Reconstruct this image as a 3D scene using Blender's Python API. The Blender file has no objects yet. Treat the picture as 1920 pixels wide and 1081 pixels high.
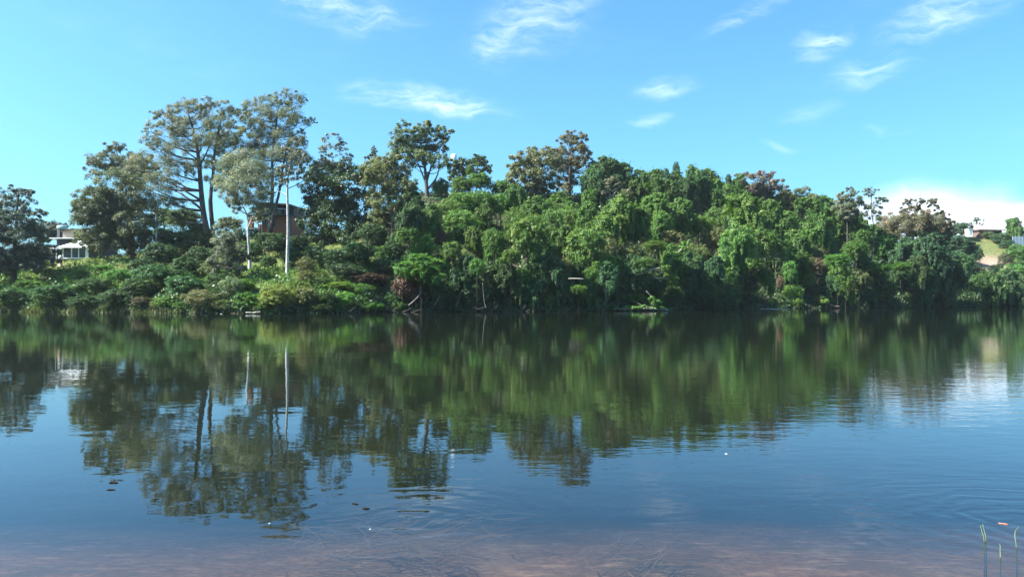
import bpy, math, random
import numpy as np
from mathutils import Vector

rng = np.random.default_rng(7)
random.seed(7)
scene = bpy.context.scene
R = math.radians

# ------------------------------------------------------------------ camera
F = 1478.0                       # focal length in photo pixels (1920 wide)
EYE = 1.65
PITCH = math.atan(19.5 / F)
cam_d = bpy.data.cameras.new('camera')
cam_d.sensor_width = 36.0
cam_d.lens = 36.0 * F / 1920.0
cam_d.clip_start = 0.05
cam_d.clip_end = 6000
cam = bpy.data.objects.new('camera', cam_d)
cam.location = (0, 0, EYE)
cam.rotation_euler = (R(90) + PITCH, 0, 0)
scene.collection.objects.link(cam)
scene.camera = cam

# ------------------------------------------------------------------ light
SUN_AZ = -101.0                   # degrees from +Y (view direction), negative = left
SUN_EL = 46.0
SUN_STRENGTH = 5.0
SKY_STRENGTH = 0.060
SKY_TINT = (0.57, 1.13, 1.50)
view = scene.view_settings
scene.display_settings.display_device = 'sRGB'
view.view_transform = 'Standard'
view.look = 'None'
view.gamma = 1.0
view.use_curve_mapping = False
view.exposure = 1.8

sun_d = bpy.data.lights.new('sun', 'SUN')
sun_d.energy = SUN_STRENGTH
sun_d.angle = R(0.53)
sun_d.color = (1.0, 0.945, 0.85)
sun = bpy.data.objects.new('sun', sun_d)
scene.collection.objects.link(sun)
sdir = Vector((math.sin(R(SUN_AZ)) * math.cos(R(SUN_EL)), math.cos(R(SUN_AZ)) * math.cos(R(SUN_EL)), math.sin(R(SUN_EL))))
sun.rotation_euler = sdir.to_track_quat('Z', 'Y').to_euler()
sun.location = (-60, 20, 80)


class NT:
    """small helper round a node tree"""
    def __init__(self, tree):
        self.t = tree
        tree.nodes.clear()

    def n(self, kind, **kw):
        nd = self.t.nodes.new(kind)
        for k, v in kw.items():
            setattr(nd, k, v)
        return nd

    def l(self, a, b):
        self.t.links.new(a, b)

    def put(self, sock, v):
        if isinstance(v, bpy.types.NodeSocket):
            self.l(v, sock)
        else:
            sock.default_value = v

    def m(self, op, a, b=None, c=None, clamp=False):
        nd = self.n('ShaderNodeMath', operation=op, use_clamp=clamp)
        self.put(nd.inputs[0], a)
        if b is not None: self.put(nd.inputs[1], b)
        if c is not None: self.put(nd.inputs[2], c)
        return nd.outputs[0]

    def mix(self, fac, a, b, blend='MIX'):
        nd = self.n('ShaderNodeMix', data_type='RGBA', blend_type=blend)
        self.put(nd.inputs[0], fac)
        self.put(nd.inputs[6], a if isinstance(a, bpy.types.NodeSocket) else (*a, 1)[:4])
        self.put(nd.inputs[7], b if isinstance(b, bpy.types.NodeSocket) else (*b, 1)[:4])
        return nd.outputs[2]

    def noise(self, vec, scale, detail=3, rough=0.55, dist=0.0):
        nd = self.n('ShaderNodeTexNoise')
        if vec is not None: self.l(vec, nd.inputs['Vector'])
        nd.inputs['Scale'].default_value = scale
        nd.inputs['Detail'].default_value = detail
        nd.inputs['Roughness'].default_value = rough
        nd.inputs['Distortion'].default_value = dist
        return nd.outputs[0]

    def remap(self, v, a, b, c=0.0, d=1.0, smooth=True):
        nd = self.n('ShaderNodeMapRange', interpolation_type='SMOOTHSTEP' if smooth else 'LINEAR')
        self.put(nd.inputs[0], v)
        for i, x in enumerate((a, b, c, d)): nd.inputs[i + 1].default_value = x
        return nd.outputs[0]

    def xyz(self, x, y, z):
        nd = self.n('ShaderNodeCombineXYZ')
        for i, v in enumerate((x, y, z)): self.put(nd.inputs[i], v)
        return nd.outputs[0]

    def mapping(self, vec, loc=(0, 0, 0), rot=(0, 0, 0), scale=(1, 1, 1)):
        nd = self.n('ShaderNodeMapping')
        self.l(vec, nd.inputs[0])
        nd.inputs[1].default_value = loc; nd.inputs[2].default_value = rot; nd.inputs[3].default_value = scale
        return nd.outputs[0]


world = bpy.data.worlds.new('World')
scene.world = world
world.use_nodes = True
W = NT(world.node_tree)
sky = W.n('ShaderNodeTexSky', sky_type='NISHITA', sun_disc=False)
sky.sun_elevation = R(SUN_EL)
sky.sun_rotation = R(SUN_AZ)
sky.altitude = 20
sky.air_density = 1.0
sky.dust_density = 2.2
sky.ozone_density = 1.0
tinted = W.mix(1.0, sky.outputs[0], SKY_TINT, 'MULTIPLY')
geo = W.n('ShaderNodeTexCoord')
sep = W.n('ShaderNodeSeparateXYZ')
W.l(geo.outputs['Generated'], sep.inputs[0])
AZ = W.m('ARCTAN2', sep.outputs[0], sep.outputs[1])
EL = W.m('ARCSINE', sep.outputs[2])
# wispy cirrus: each bank of cloud sits at its own bearing and height in the sky (degrees)
def px_dir(px, py):
    u, v = (px - 960) / F, (540.5 - py) / F
    y, z = math.cos(PITCH) - v * math.sin(PITCH), math.sin(PITCH) + v * math.cos(PITCH)
    return math.atan2(u, y), math.atan2(z, math.hypot(u, y))
CLOUDS = [  # photo px centre, half sizes (px), tilt (deg), strength
    (640, 15, 130, 34, 8, .62), (1010, 25, 130, 62, -27, .62), (925, 85, 50, 26, -40, .42), (775, 186, 135, 22, 4, .80),
    (880, 205, 90, 18, 6, .35), (1395, 30, 75, 13, -20, .50), (1543, 78, 46, 26, -25, .85), (1775, 28, 95, 32, -12, .75),
    (1632, 134, 62, 24, -6, .50), (1245, 168, 62, 18, -4, .50), (1218, 224, 36, 9, -6, .55), (1520, 204, 52, 16, -8, .28),
    (1662, 242, 34, 8, 2, .45), (1460, 276, 34, 8, 18, .22), (1712, 402, 125, 46, -2, 1.01), (1905, 414, 150, 30, 0, 1.01), (1590, 384, 50, 16, 0, .35)]
uv = W.xyz(AZ, EL, 0.0)
warp = W.n('ShaderNodeTexNoise'); W.l(uv, warp.inputs['Vector']); warp.inputs['Scale'].default_value = 22; warp.inputs['Detail'].default_value = 3
wv = W.n('ShaderNodeVectorMath', operation='MULTIPLY_ADD')
W.l(warp.outputs['Color'], wv.inputs[0]); wv.inputs[1].default_value = (.030, .030, 0); W.l(uv, wv.inputs[2])
wv2 = W.n('ShaderNodeVectorMath', operation='SUBTRACT'); W.l(wv.outputs[0], wv2.inputs[0]); wv2.inputs[1].default_value = (.015, .015, 0)
wisp_a = W.noise(W.mapping(wv2.outputs[0], rot=(0, 0, R(18)), scale=(14, 60, 1)), 1.0, 7, .62, .35)
wisp_b = W.noise(W.mapping(wv2.outputs[0], rot=(0, 0, R(-8)), scale=(22, 90, 1)), 1.0, 6, .60, .2)
wisp = W.remap(W.m('ADD', W.m('MULTIPLY', wisp_a, .6), W.m('MULTIPLY', wisp_b, .4)), .36, .74)
total = None
for (px, py, sx, sy, tilt, st) in CLOUDS:
    a0, e0 = px_dir(px, py)
    mv = W.mapping(wv2.outputs[0], loc=(-a0, -e0, 0))
    mv = W.mapping(mv, rot=(0, 0, R(tilt)))
    mv = W.mapping(mv, scale=(F / sx / 1.25, F / sy / 1.3, 0))
    ln = W.n('ShaderNodeVectorMath', operation='LENGTH'); W.l(mv, ln.inputs[0])
    msk = W.m('MULTIPLY', W.remap(ln.outputs['Value'], 1.15, 0.0), st if st > 1 else st * .62)
    if st > 1:                                   # the low bright bank on the right is solid
        part = W.m('MULTIPLY', msk, W.m('ADD', W.m('MULTIPLY', wisp, .45), .62))
    else:
        part = W.m('MULTIPLY', msk, wisp)
    total = part if total is None else W.m('ADD', total, part)
thin = W.m('MULTIPLY', W.remap(W.noise(W.mapping(uv, scale=(3, 9, 1)), 1.0, 4), .50, .75), .05)
total = W.m('ADD', total, W.m('MULTIPLY', thin, wisp), clamp=True)
skyc = W.mix(total, tinted, (10.0, 10.6, 11.4))
bg = W.n('ShaderNodeBackground')
W.l(skyc, bg.inputs[0]); bg.inputs[1].default_value = SKY_STRENGTH
out = W.n('ShaderNodeOutputWorld'); W.l(bg.outputs[0], out.inputs[0])

scene.render.engine = 'CYCLES'
scene.cycles.use_denoising = True
scene.cycles.max_bounces = 8
scene.cycles.transparent_max_bounces = 16
scene.cycles.caustics_reflective = False
scene.cycles.caustics_refractive = False

# ------------------------------------------------------------------ helpers
def ray(px, py, D):
    """world point at depth D on the sight line of a photo pixel"""
    u, v = (px - 960) / F, (540.5 - py) / F
    y, z = math.cos(PITCH) - v * math.sin(PITCH), math.sin(PITCH) + v * math.cos(PITCH)
    k = D / y
    return np.array((u * k, D, EYE + z * k))

def link(o):
    scene.collection.objects.link(o)
    return o

def thing(name, label, cat, loc, group=None):
    o = link(bpy.data.objects.new(name, None))
    o.empty_display_size = 0.3
    o.location = [float(v) for v in loc]
    return tag(o, label, cat, group)

def tag(o, label, cat, group=None):
    o['label'] = label
    o['category'] = cat
    if group: o['group'] = group
    return o

def mesh_obj(name, verts, faces, mat, parent=None, smooth=False, off=(0, 0, 0)):
    me = bpy.data.meshes.new(name)
    v = np.asarray(verts, dtype=np.float32) - np.asarray(off, dtype=np.float32)
    me.from_pydata(v.tolist(), [], faces)
    if smooth:
        me.polygons.foreach_set('use_smooth', np.ones(len(me.polygons), dtype=bool))
    me.materials.append(mat)
    o = link(bpy.data.objects.new(name, me))
    if parent is not None: o.parent = parent
    return o

class Geo:
    def __init__(self): self.v, self.f = [], []
    def box(self, x0, x1, y0, y1, z0, z1):
        b = len(self.v)
        self.v += [(x, y, z) for z in (z0, z1) for (x, y) in ((x0, y0), (x1, y0), (x1, y1), (x0, y1))]
        self.f += [[b + i for i in q] for q in ((3, 2, 1, 0), (4, 5, 6, 7), (0, 1, 5, 4), (1, 2, 6, 5), (2, 3, 7, 6), (3, 0, 4, 7))]
        return self
    def poly(self, pts, faces):
        b = len(self.v); self.v += list(pts); self.f += [[b + i for i in q] for q in faces]
        return self
    def tube(self, pts, rad, sides=7, wob=0.0):
        pts = [np.asarray(p, float) for p in pts]
        b = len(self.v); n = len(pts)
        for i, p in enumerate(pts):
            d = pts[min(i + 1, n - 1)] - pts[max(i - 1, 0)]
            d /= np.linalg.norm(d) + 1e-9
            s = np.cross(d, (0.13, 0.97, 0.2)); s /= np.linalg.norm(s) + 1e-9
            t = np.cross(d, s)
            for k in range(sides):
                a = 2 * math.pi * k / sides
                r = rad[i] * (1 + wob * random.uniform(-1, 1))
                self.v.append(tuple(p + r * (math.cos(a) * s + math.sin(a) * t)))
        for i in range(n - 1):
            for k in range(sides):
                a, c = b + i * sides + k, b + i * sides + (k + 1) % sides
                self.f.append([a, c, c + sides, a + sides])
        self.f.append([b + k for k in range(sides)][::-1])
        self.f.append([b + (n - 1) * sides + k for k in range(sides)])
        return self
    def build(self, name, mat, parent=None, smooth=False, off=(0, 0, 0)):
        return mesh_obj(name, self.v, self.f, mat, parent, smooth, off)

def smooth_path(pts, n):
    """Catmull-Rom through control points"""
    p = np.asarray(pts, float)
    if len(p) == 2: p = np.array([p[0], (p[0] + p[1]) / 2, p[1]])
    q = np.vstack([2 * p[0] - p[1], p, 2 * p[-1] - p[-2]])
    res = []
    for t in np.linspace(0, len(p) - 1 - 1e-6, n):
        i = int(t); f = t - i
        a, b, c, d = q[i], q[i + 1], q[i + 2], q[i + 3]
        res.append(.5 * (2 * b + (c - a) * f + (2 * a - 5 * b + 4 * c - d) * f * f + (3 * b - a - 3 * c + d) * f ** 3))
    return np.array(res)

def unit(v): return v / (np.linalg.norm(v, axis=-1, keepdims=True) + 1e-9)
def rdir(n): return unit(rng.normal(size=(n, 3)))

class Leaves:
    """gathers leaf faces and builds them as one foliage mesh"""
    def __init__(self): self.P, self.A, self.N, self.L, self.Wd, self.T = [], [], [], [], [], []
    def add(self, P, A, N, L, Wd, T):
        self.P.append(P); self.A.append(A); self.N.append(N); self.L.append(L); self.Wd.append(Wd); self.T.append(T)
    def build(self, name, mat, parent=None, off=(0, 0, 0)):
        P = np.concatenate(self.P) - np.asarray(off); N = np.concatenate(self.N); A = np.concatenate(self.A)
        L = np.concatenate(self.L)[:, None]; Wd = np.concatenate(self.Wd)[:, None]; T = np.concatenate(self.T)
        A = unit(A - N * (A * N).sum(1, keepdims=True)); B = np.cross(A, N)
        n = len(P)
        fold = N * Wd * rng.uniform(.05, .3, (n, 1))
        V = np.empty((n, 4, 3), np.float32)
        V[:, 0] = P - A * L * .5; V[:, 1] = P - B * Wd * .5 + fold; V[:, 2] = P + A * L * .5; V[:, 3] = P + B * Wd * .5 + fold
        me = bpy.data.meshes.new(name)
        me.vertices.add(4 * n); me.loops.add(4 * n); me.polygons.add(n)
        me.vertices.foreach_set('co', V.ravel())
        me.loops.foreach_set('vertex_index', np.arange(4 * n, dtype=np.int32))
        me.polygons.foreach_set('loop_start', np.arange(0, 4 * n, 4, dtype=np.int32))
        me.update(calc_edges=True)
        at = me.attributes.new('tint', 'FLOAT', 'FACE')
        at.data.foreach_set('value', np.clip(T, 0, 1).astype(np.float32))
        me.materials.append(mat)
        o = link(bpy.data.objects.new(name, me))
        if parent is not None: o.parent = parent
        return o

def add_lobe(Lv, c, r, nsub, nleaf, leaf, aspect=.5, droop=.3, subr=.38, up=.25, spread=1.0, tint0=.5, loose=.0, coh=.8):
    """a bough of foliage: clusters of leaves set round an ellipsoid; returns the cluster centres"""
    c = np.asarray(c, float); r = np.asarray(r, float)
    d = rdir(nsub); d[:, 2] = d[:, 2] * .85 + up; d = unit(d)
    sc = c + d * r * (rng.uniform(.2, 1.0, (nsub, 1)) ** .5) * spread
    rm = subr * (r[0] + r[1] + 2 * r[2]) / 4 * np.array((1.1, 1.1, .9))
    for i in range(nsub):
        n = max(6, int(nleaf * rng.uniform(.6, 1.4)))
        s = rng.uniform(.65, 1.3)
        e = unit(rdir(n) + .55 * d[i] + np.array((0, 0, .3)))
        P = sc[i] + e * rm * s * rng.uniform(.35, 1.08 + loose, (n, 1))
        N = unit(e * coh + rdir(n) * .55 + np.array((0, 0, .35)))
        A = rdir(n) + np.array((0, 0, -droop))
        t = np.clip(tint0 + .20 * rng.normal() + .14 * rng.normal(size=n), 0, 1)
        Ln = leaf * rng.uniform(.65, 1.35, n)
        Lv.add(P, A, N, Ln, Ln * aspect * rng.uniform(.8, 1.2, n), t)
    return sc

# ------------------------------------------------------------------ materials
def new_mat(name):
    m = bpy.data.materials.new(name)
    m.use_nodes = True
    t = NT(m.node_tree)
    o = t.n('ShaderNodeOutputMaterial')
    return m, t, o

def leaf_mat(name, dark, light, odd=None, trans=.28, rough=.48, spec=.35):
    m, t, o = new_mat(name)
    at = t.n('ShaderNodeAttribute', attribute_name='tint')
    oi = t.n('ShaderNodeObjectInfo')
    col = t.mix(at.outputs['Fac'], dark, light)
    if odd:
        col = t.mix(t.remap(at.outputs['Fac'], .84, .97), col, odd)
    col = t.mix(1.0, col, oi.outputs['Color'], 'MULTIPLY')
    hsv = t.n('ShaderNodeHueSaturation')
    hsv.inputs['Hue'].default_value = .5
    t.l(t.remap(oi.outputs['Random'], 0, 1, .485, .515, False), hsv.inputs['Hue'])
    t.l(t.remap(oi.outputs['Random'], 0, 1, .85, 1.18, False), hsv.inputs['Value'])
    t.l(col, hsv.inputs['Color'])
    p = t.n('ShaderNodeBsdfPrincipled')
    t.l(hsv.outputs[0], p.inputs['Base Color'])
    p.inputs['Roughness'].default_value = rough
    p.inputs['Specular IOR Level'].default_value = spec
    tr = t.n('ShaderNodeBsdfTranslucent')
    t.l(t.mix(1.0, hsv.outputs[0], (1.15, 1.2, .6), 'MULTIPLY'), tr.inputs[0])
    mx = t.n('ShaderNodeMixShader'); mx.inputs[0].default_value = trans
    t.l(p.outputs[0], mx.inputs[1]); t.l(tr.outputs[0], mx.inputs[2]); t.l(mx.outputs[0], o.inputs[0])
    return m

M = {}
M['vine'] = leaf_mat('vine_leaves', (.042, .102, .027), (.160, .270, .066), (.24, .30, .11), .36)
M['dark'] = leaf_mat('dark_broad_leaves', (.026, .062, .028), (.070, .135, .050), (.13, .19, .075), .34)
M['gum'] = leaf_mat('grey_gum_leaves', (.112, .142, .100), (.260, .285, .205), (.32, .26, .21), .38)
M['olive'] = leaf_mat('olive_leaves', (.080, .108, .052), (.190, .212, .098), (.26, .22, .12), .38)
M['brown'] = leaf_mat('brownish_leaves', (.100, .112, .062), (.225, .215, .122), (.30, .21, .14), .36)
M['sheoak'] = leaf_mat('blue_green_needles', (.036, .064, .052), (.085, .120, .088), (.13, .14, .11), .3)
M['dead'] = leaf_mat('dead_brown_leaves', (.12, .075, .045), (.26, .165, .10), (.32, .11, .06), .15)
M['bright'] = leaf_mat('fresh_green_leaves', (.070, .145, .030), (.170, .260, .062), (.25, .29, .09), .34)
M['grass'] = leaf_mat('grass_blades', (.085, .140, .030), (.210, .250, .065), (.30, .27, .12), .32)
M['purple'] = leaf_mat('mauve_leaves', (.14, .13, .095), (.24, .21, .155), (.30, .22, .30), .3)

def bark_mat(name, a, b, scale=3.0, stretch=.25, rough=.85, bump=.03):
    m, t, o = new_mat(name)
    tc = t.n('ShaderNodeTexCoord')
    v = t.mapping(tc.outputs['Object'], scale=(1, 1, stretch))
    n1 = t.noise(v, scale, 5, .65)
    n2 = t.noise(tc.outputs['Object'], scale * .3, 3)
    col = t.mix(t.remap(n1, .35, .68), a, b)
    col = t.mix(t.remap(n2, .5, .75), col, tuple(c * .55 for c in a))
    p = t.n('ShaderNodeBsdfPrincipled'); t.l(col, p.inputs['Base Color']); p.inputs['Roughness'].default_value = rough
    bp = t.n('ShaderNodeBump'); bp.inputs['Strength'].default_value = .8; bp.inputs['Distance'].default_value = bump
    t.l(n1, bp.inputs['Height']); t.l(bp.outputs[0], p.inputs['Normal'])
    t.l(p.outputs[0], o.inputs[0])
    return m
M['bark_dark'] = bark_mat('dark_bark', (.055, .045, .038), (.10, .085, .07))
M['bark_grey'] = bark_mat('grey_bark', (.16, .14, .12), (.27, .24, .21))
M['bark_red'] = bark_mat('reddish_bark', (.13, .080, .058), (.22, .14, .10))
M['bark_white'] = bark_mat('white_gum_bark', (.30, .28, .26), (.60, .58, .55), 1.8, 1.6, .8, .01)
M['bark_pale'] = bark_mat('pale_dead_wood', (.24, .21, .17), (.44, .40, .33), 4.0, .25, .8, .01)

def plain(name, col, rough=.7, var=.12, scale=2.0, metal=0.0, spec=.5):
    m, t, o = new_mat(name)
    tc = t.n('ShaderNodeTexCoord')
    n = t.noise(tc.outputs['Object'], scale, 5, .6)
    c = t.mix(t.remap(n, .3, .7), tuple(x * (1 - var) for x in col), tuple(min(1, x * (1 + var)) for x in col))
    p = t.n('ShaderNodeBsdfPrincipled'); t.l(c, p.inputs['Base Color'])
    p.inputs['Roughness'].default_value = rough; p.inputs['Metallic'].default_value = metal
    p.inputs['Specular IOR Level'].default_value = spec
    t.l(p.outputs[0], o.inputs[0])
    return m
M['white'] = plain('white_paint', (.78, .78, .77), .5, .05)
M['whiteroof'] = plain('white_metal_roof', (.74, .75, .76), .4, .06)
M['tan'] = plain('tan_boards', (.30, .24, .19), .8)
M['darkroof'] = plain('dark_roof', (.055, .045, .042), .6)
M['brownroof'] = plain('brown_roof', (.16, .10, .08), .7)
M['darkwall'] = plain('dark_wall', (.045, .05, .06), .7)
M['steel'] = plain('galvanised_steel', (.55, .57, .60), .4, .08, 3, .3)
M['blue'] = plain('pale_blue_tank', (.30, .48, .55), .5)
M['pink'] = plain('pinkish_stone', (.50, .36, .30), .85, .15)
M['bluefence'] = plain('blue_grey_sheet', (.22, .29, .36), .5)
M['reed'] = plain('reed_green', (.08, .12, .05), .5, .25, 20)
M['redleaf'] = plain('red_leaf', (.36, .15, .10), .5, .3, 60)
M['twig'] = plain('wet_twig', (.016, .013, .010), .9, .2, 30, 0.0, .08)
M['feather'] = plain('white_feather', (.55, .55, .55), .7, .05)
M['weed'] = plain('pale_water_weed', (.22, .17, .125), .8, .25, 9)

def glass_mat():
    m, t, o = new_mat('window_glass')
    g = t.n('ShaderNodeBsdfGlossy'); g.inputs['Roughness'].default_value = .04
    d = t.n('ShaderNodeBsdfDiffuse'); d.inputs[0].default_value = (.020, .026, .034, 1)
    f = t.n('ShaderNodeFresnel'); f.inputs[0].default_value = 1.5
    mx = t.n('ShaderNodeMixShader'); t.l(f.outputs[0], mx.inputs[0]); t.l(d.outputs[0], mx.inputs[1]); t.l(g.outputs[0], mx.inputs[2])
    t.l(mx.outputs[0], o.inputs[0]); return m
M['glass'] = glass_mat()
def tinted_glass():
    m, t, o = new_mat('blue_balcony_glass')
    p = t.n('ShaderNodeBsdfPrincipled'); p.inputs['Base Color'].default_value = (.16, .30, .40, 1); p.inputs['Roughness'].default_value = .1
    t.l(p.outputs[0], o.inputs[0]); return m
M['blueglass'] = tinted_glass()
def brick_mat():
    m, t, o = new_mat('red_brick')
    tc = t.n('ShaderNodeTexCoord'); s = t.n('ShaderNodeSeparateXYZ'); t.l(tc.outputs['Object'], s.inputs[0])
    v = t.xyz(t.m('ADD', s.outputs[0], s.outputs[1]), s.outputs[2], 0.0)
    b = t.n('ShaderNodeTexBrick'); t.l(v, b.inputs['Vector'])
    b.inputs['Color1'].default_value = (.30, .105, .062, 1); b.inputs['Color2'].default_value = (.22, .078, .046, 1); b.inputs['Mortar'].default_value = (.34, .27, .22, 1)
    b.inputs['Scale'].default_value = 1.0; b.inputs['Brick Width'].default_value = .24; b.inputs['Row Height'].default_value = .086; b.inputs['Mortar Size'].default_value = .008
    p = t.n('ShaderNodeBsdfPrincipled'); t.l(b.outputs[0], p.inputs['Base Color']); p.inputs['Roughness'].default_value = .9
    t.l(p.outputs[0], o.inputs[0]); return m
M['brick'] = brick_mat()

# ------------------------------------------------------------------ terrain
WATERLINE = [(-1200, 584), (-300, 583.5), (0, 584), (150, 585.5), (300, 586.5), (480, 587.5), (620, 587), (700, 585.5), (850, 584), (1000, 583.5),
             (1150, 582.5), (1300, 580), (1450, 578.2), (1600, 577), (1750, 575.6), (1920, 574.6), (2400, 573.5), (3400, 573)]
def on_water(px, py):
    u, v = (px - 960) / F, (540.5 - py) / F
    y, z = math.cos(PITCH) - v * math.sin(PITCH), math.sin(PITCH) + v * math.cos(PITCH)
    k = -EYE / z
    return u * k, y * k
_wl = np.array([on_water(*p) for p in WATERLINE])
_o = np.argsort(_wl[:, 0]); _wl = _wl[_o]
def bank_y(x): return np.interp(x, _wl[:, 0], _wl[:, 1])
PROF = [  # photo column, then (metres behind the waterline, height)
    (-400, (0, 2, 10, 20, 60, 250), (0, 1.2, 5, 7, 8, 10)),
    (0, (0, 2, 12, 20, 60, 250), (0, 1.3, 4.2, 7.0, 8.2, 11)),
    (180, (0, 2, 12, 20, 60, 250), (0, 1.4, 5.2, 7.6, 8.6, 11)),
    (320, (0, 1, 8, 18, 40, 60, 250), (0, .9, 3.4, 6.3, 11, 12.5, 13)),
    (640, (0, 1, 8, 18, 40, 60, 250), (0, .9, 3.2, 6.0, 12, 14, 15)),
    (780, (0, 1, 10, 30, 50, 80, 250), (0, 1.2, 6, 15, 21.0, 21, 19)),
    (1250, (0, 1, 10, 30, 50, 80, 250), (0, 1.2, 6, 16, 23.2, 22, 20)),
    (1500, (0, 1, 12, 30, 50, 100, 250), (0, 1.2, 6, 14, 21.3, 20, 18)),
    (1690, (0, 1, 12, 34, 55, 100, 200), (0, 1, 4, 10.5, 15, 17, 22)),
    (1800, (0, 1, 20, 60, 86, 126, 250), (0, 1, 3, 6, 12, 26, 28)),
    (2000, (0, 1, 20, 60, 86, 126, 250), (0, 1, 3, 6, 13, 26, 28)),
    (2600, (0, 2, 20, 60, 120, 250), (0, 1, 4, 8, 22, 26))]
_pc = np.array([p[0] for p in PROF], float)
def bumps(x, y):
    return (.35 * np.sin(x * .31 + 1.3 * np.sin(y * .17)) * np.sin(y * .27 + .8) + .22 * np.sin(x * .83 + y * .41) * np.sin(y * .71 - x * .19)
            + .12 * np.sin(x * 1.9 + 2) * np.sin(y * 1.6 + x * .3))
def ground_z(x, y):
    x = np.atleast_1d(np.asarray(x, float)); y = np.atleast_1d(np.asarray(y, float))
    t = y - bank_y(x)
    px = np.clip(960 + F * x / np.maximum(y, 20), _pc[0], _pc[-1] - 1e-3)
    zs = np.stack([np.interp(t, p[1], p[2]) for p in PROF])
    k = np.clip(np.searchsorted(_pc, px, side='right') - 1, 0, len(_pc) - 2)
    f = (px - _pc[k]) / (_pc[k + 1] - _pc[k]); i = np.arange(len(x))
    land = zs[k, i] * (1 - f) + zs[k + 1, i] * f + bumps(x, y) * np.clip(t / 8, 0, 1)
    far_bed = np.maximum(t * .45, -3.2)
    ny = y - 2.2 - .12 * np.sin(x * .5)
    near_bed = np.where(ny > 0, -np.minimum(3.2, .055 * ny + .012 * ny ** 2) + .02 * np.sin(x * 1.7 + y) * np.sin(y * 2.3 - x * .6) * np.clip(ny, 0, 1), np.minimum(-ny * .10, .6))
    return np.where(t > 0, land, np.maximum(far_bed, near_bed))
def gz(x, y): return float(ground_z(x, y)[0])

def axis(*segs):
    out_ = []
    for a, b, s in segs: out_ += list(np.arange(a, b, s))
    return np.array(out_ + [segs[-1][1]])
gx = axis((-1500, -300, 60), (-300, -110, 10), (-110, -8, 1.5), (-8, 8, .5), (8, 190, 1.5), (190, 320, 10), (320, 1500, 60))
gy = axis((-60, 0, 10), (0, 16, .5), (16, 84, 4), (84, 260, 1.5), (260, 400, 6), (400, 2400, 80))
X, Y = np.meshgrid(gx, gy)
Z = ground_z(X.ravel(), Y.ravel())
nx, ny_ = len(gx), len(gy)
idx = np.arange(nx * ny_).reshape(ny_, nx)
quads = np.stack([idx[:-1, :-1], idx[:-1, 1:], idx[1:, 1:], idx[1:, :-1]], -1).reshape(-1, 4)

def ground_mat():
    m, t, o = new_mat('river_bank_ground')
    tc = t.n('ShaderNodeTexCoord'); P = tc.outputs['Object']
    s = t.n('ShaderNodeSeparateXYZ'); t.l(P, s.inputs[0])
    n1 = t.noise(P, .12, 5, .6); n2 = t.noise(P, 1.3, 5, .65); n3 = t.noise(P, 14, 4, .6)
    grass = t.mix(t.remap(n2, .3, .7), (.070, .105, .030), (.155, .175, .060))
    grass = t.mix(t.remap(n1, .45, .65), grass, (.120, .115, .050))
    floor_ = t.mix(t.remap(n2, .3, .7), (.030, .030, .018), (.070, .060, .038))
    at = t.n('ShaderNodeAttribute', attribute_name='cover')
    sa = t.n('ShaderNodeSeparateColor'); t.l(at.outputs['Color'], sa.inputs[0])
    col = t.mix(sa.outputs[0], floor_, grass)                       # red: open grass
    soil = t.mix(t.remap(n2, .25, .75), (.22, .155, .115), (.31, .23, .175))
    col = t.mix(sa.outputs[1], col, soil)                           # green: bare soil
    sand = t.mix(t.remap(n3, .3, .7), (.17, .105, .072), (.30, .20, .140))
    sand = t.mix(t.remap(t.noise(P, .9, 5, .7), .42, .66), sand, (.15, .115, .075))
    sand = t.mix(t.remap(t.noise(t.mapping(P, scale=(1, 2.2, 1)), 3.2, 4, .7), .52, .70), sand, (.40, .29, .22))
    bed = t.remap(s.outputs[2], .35, .02)
    mud = t.mix(t.remap(n2, .3, .7), (.022, .018, .013), (.045, .036, .026))
    col = t.mix(bed, col, t.mix(t.remap(s.outputs[1], 30, 45), sand, mud))
    p = t.n('ShaderNodeBsdfPrincipled'); t.l(col, p.inputs['Base Color']); p.inputs['Roughness'].default_value = .95
    p.inputs['Specular IOR Level'].default_value = .15
    b = t.n('ShaderNodeBump'); b.inputs['Distance'].default_value = .12; b.inputs['Strength'].default_value = .7
    t.l(n2, b.inputs['Height']); t.l(b.outputs[0], p.inputs['Normal'])
    t.l(p.outputs[0], o.inputs[0]); return m
ground = mesh_obj('ground', np.stack([X.ravel(), Y.ravel(), Z], -1), quads.tolist(), ground_mat(), smooth=True)
ground['kind'] = 'structure'
# what covers the soil: open grass (red), bare earth (green)
gpx = 960 + F * X.ravel() / np.maximum(Y.ravel(), 20); gt = Y.ravel() - bank_y(X.ravel())
def soft(v, a, b): return np.clip((v - a) / (b - a), 0, 1)
open_l = soft(gpx, 700, 640) * (gt > 0)
open_r = soft(gpx, 1780, 1820) * soft(gt, 60, 75)
gzr = Z
bare = soft(gpx, 1822, 1836) * soft(gpx, 1905, 1880) * soft(gt, 76, 82) * soft(gt, 101, 95)
cover = np.zeros((len(Z), 4), np.float32); cover[:, 0] = np.clip(open_l + open_r, 0, 1); cover[:, 1] = bare; cover[:, 3] = 1
ca = ground.data.attributes.new('cover', 'FLOAT_COLOR', 'POINT')
ca.data.foreach_set('color', cover.ravel())

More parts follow.
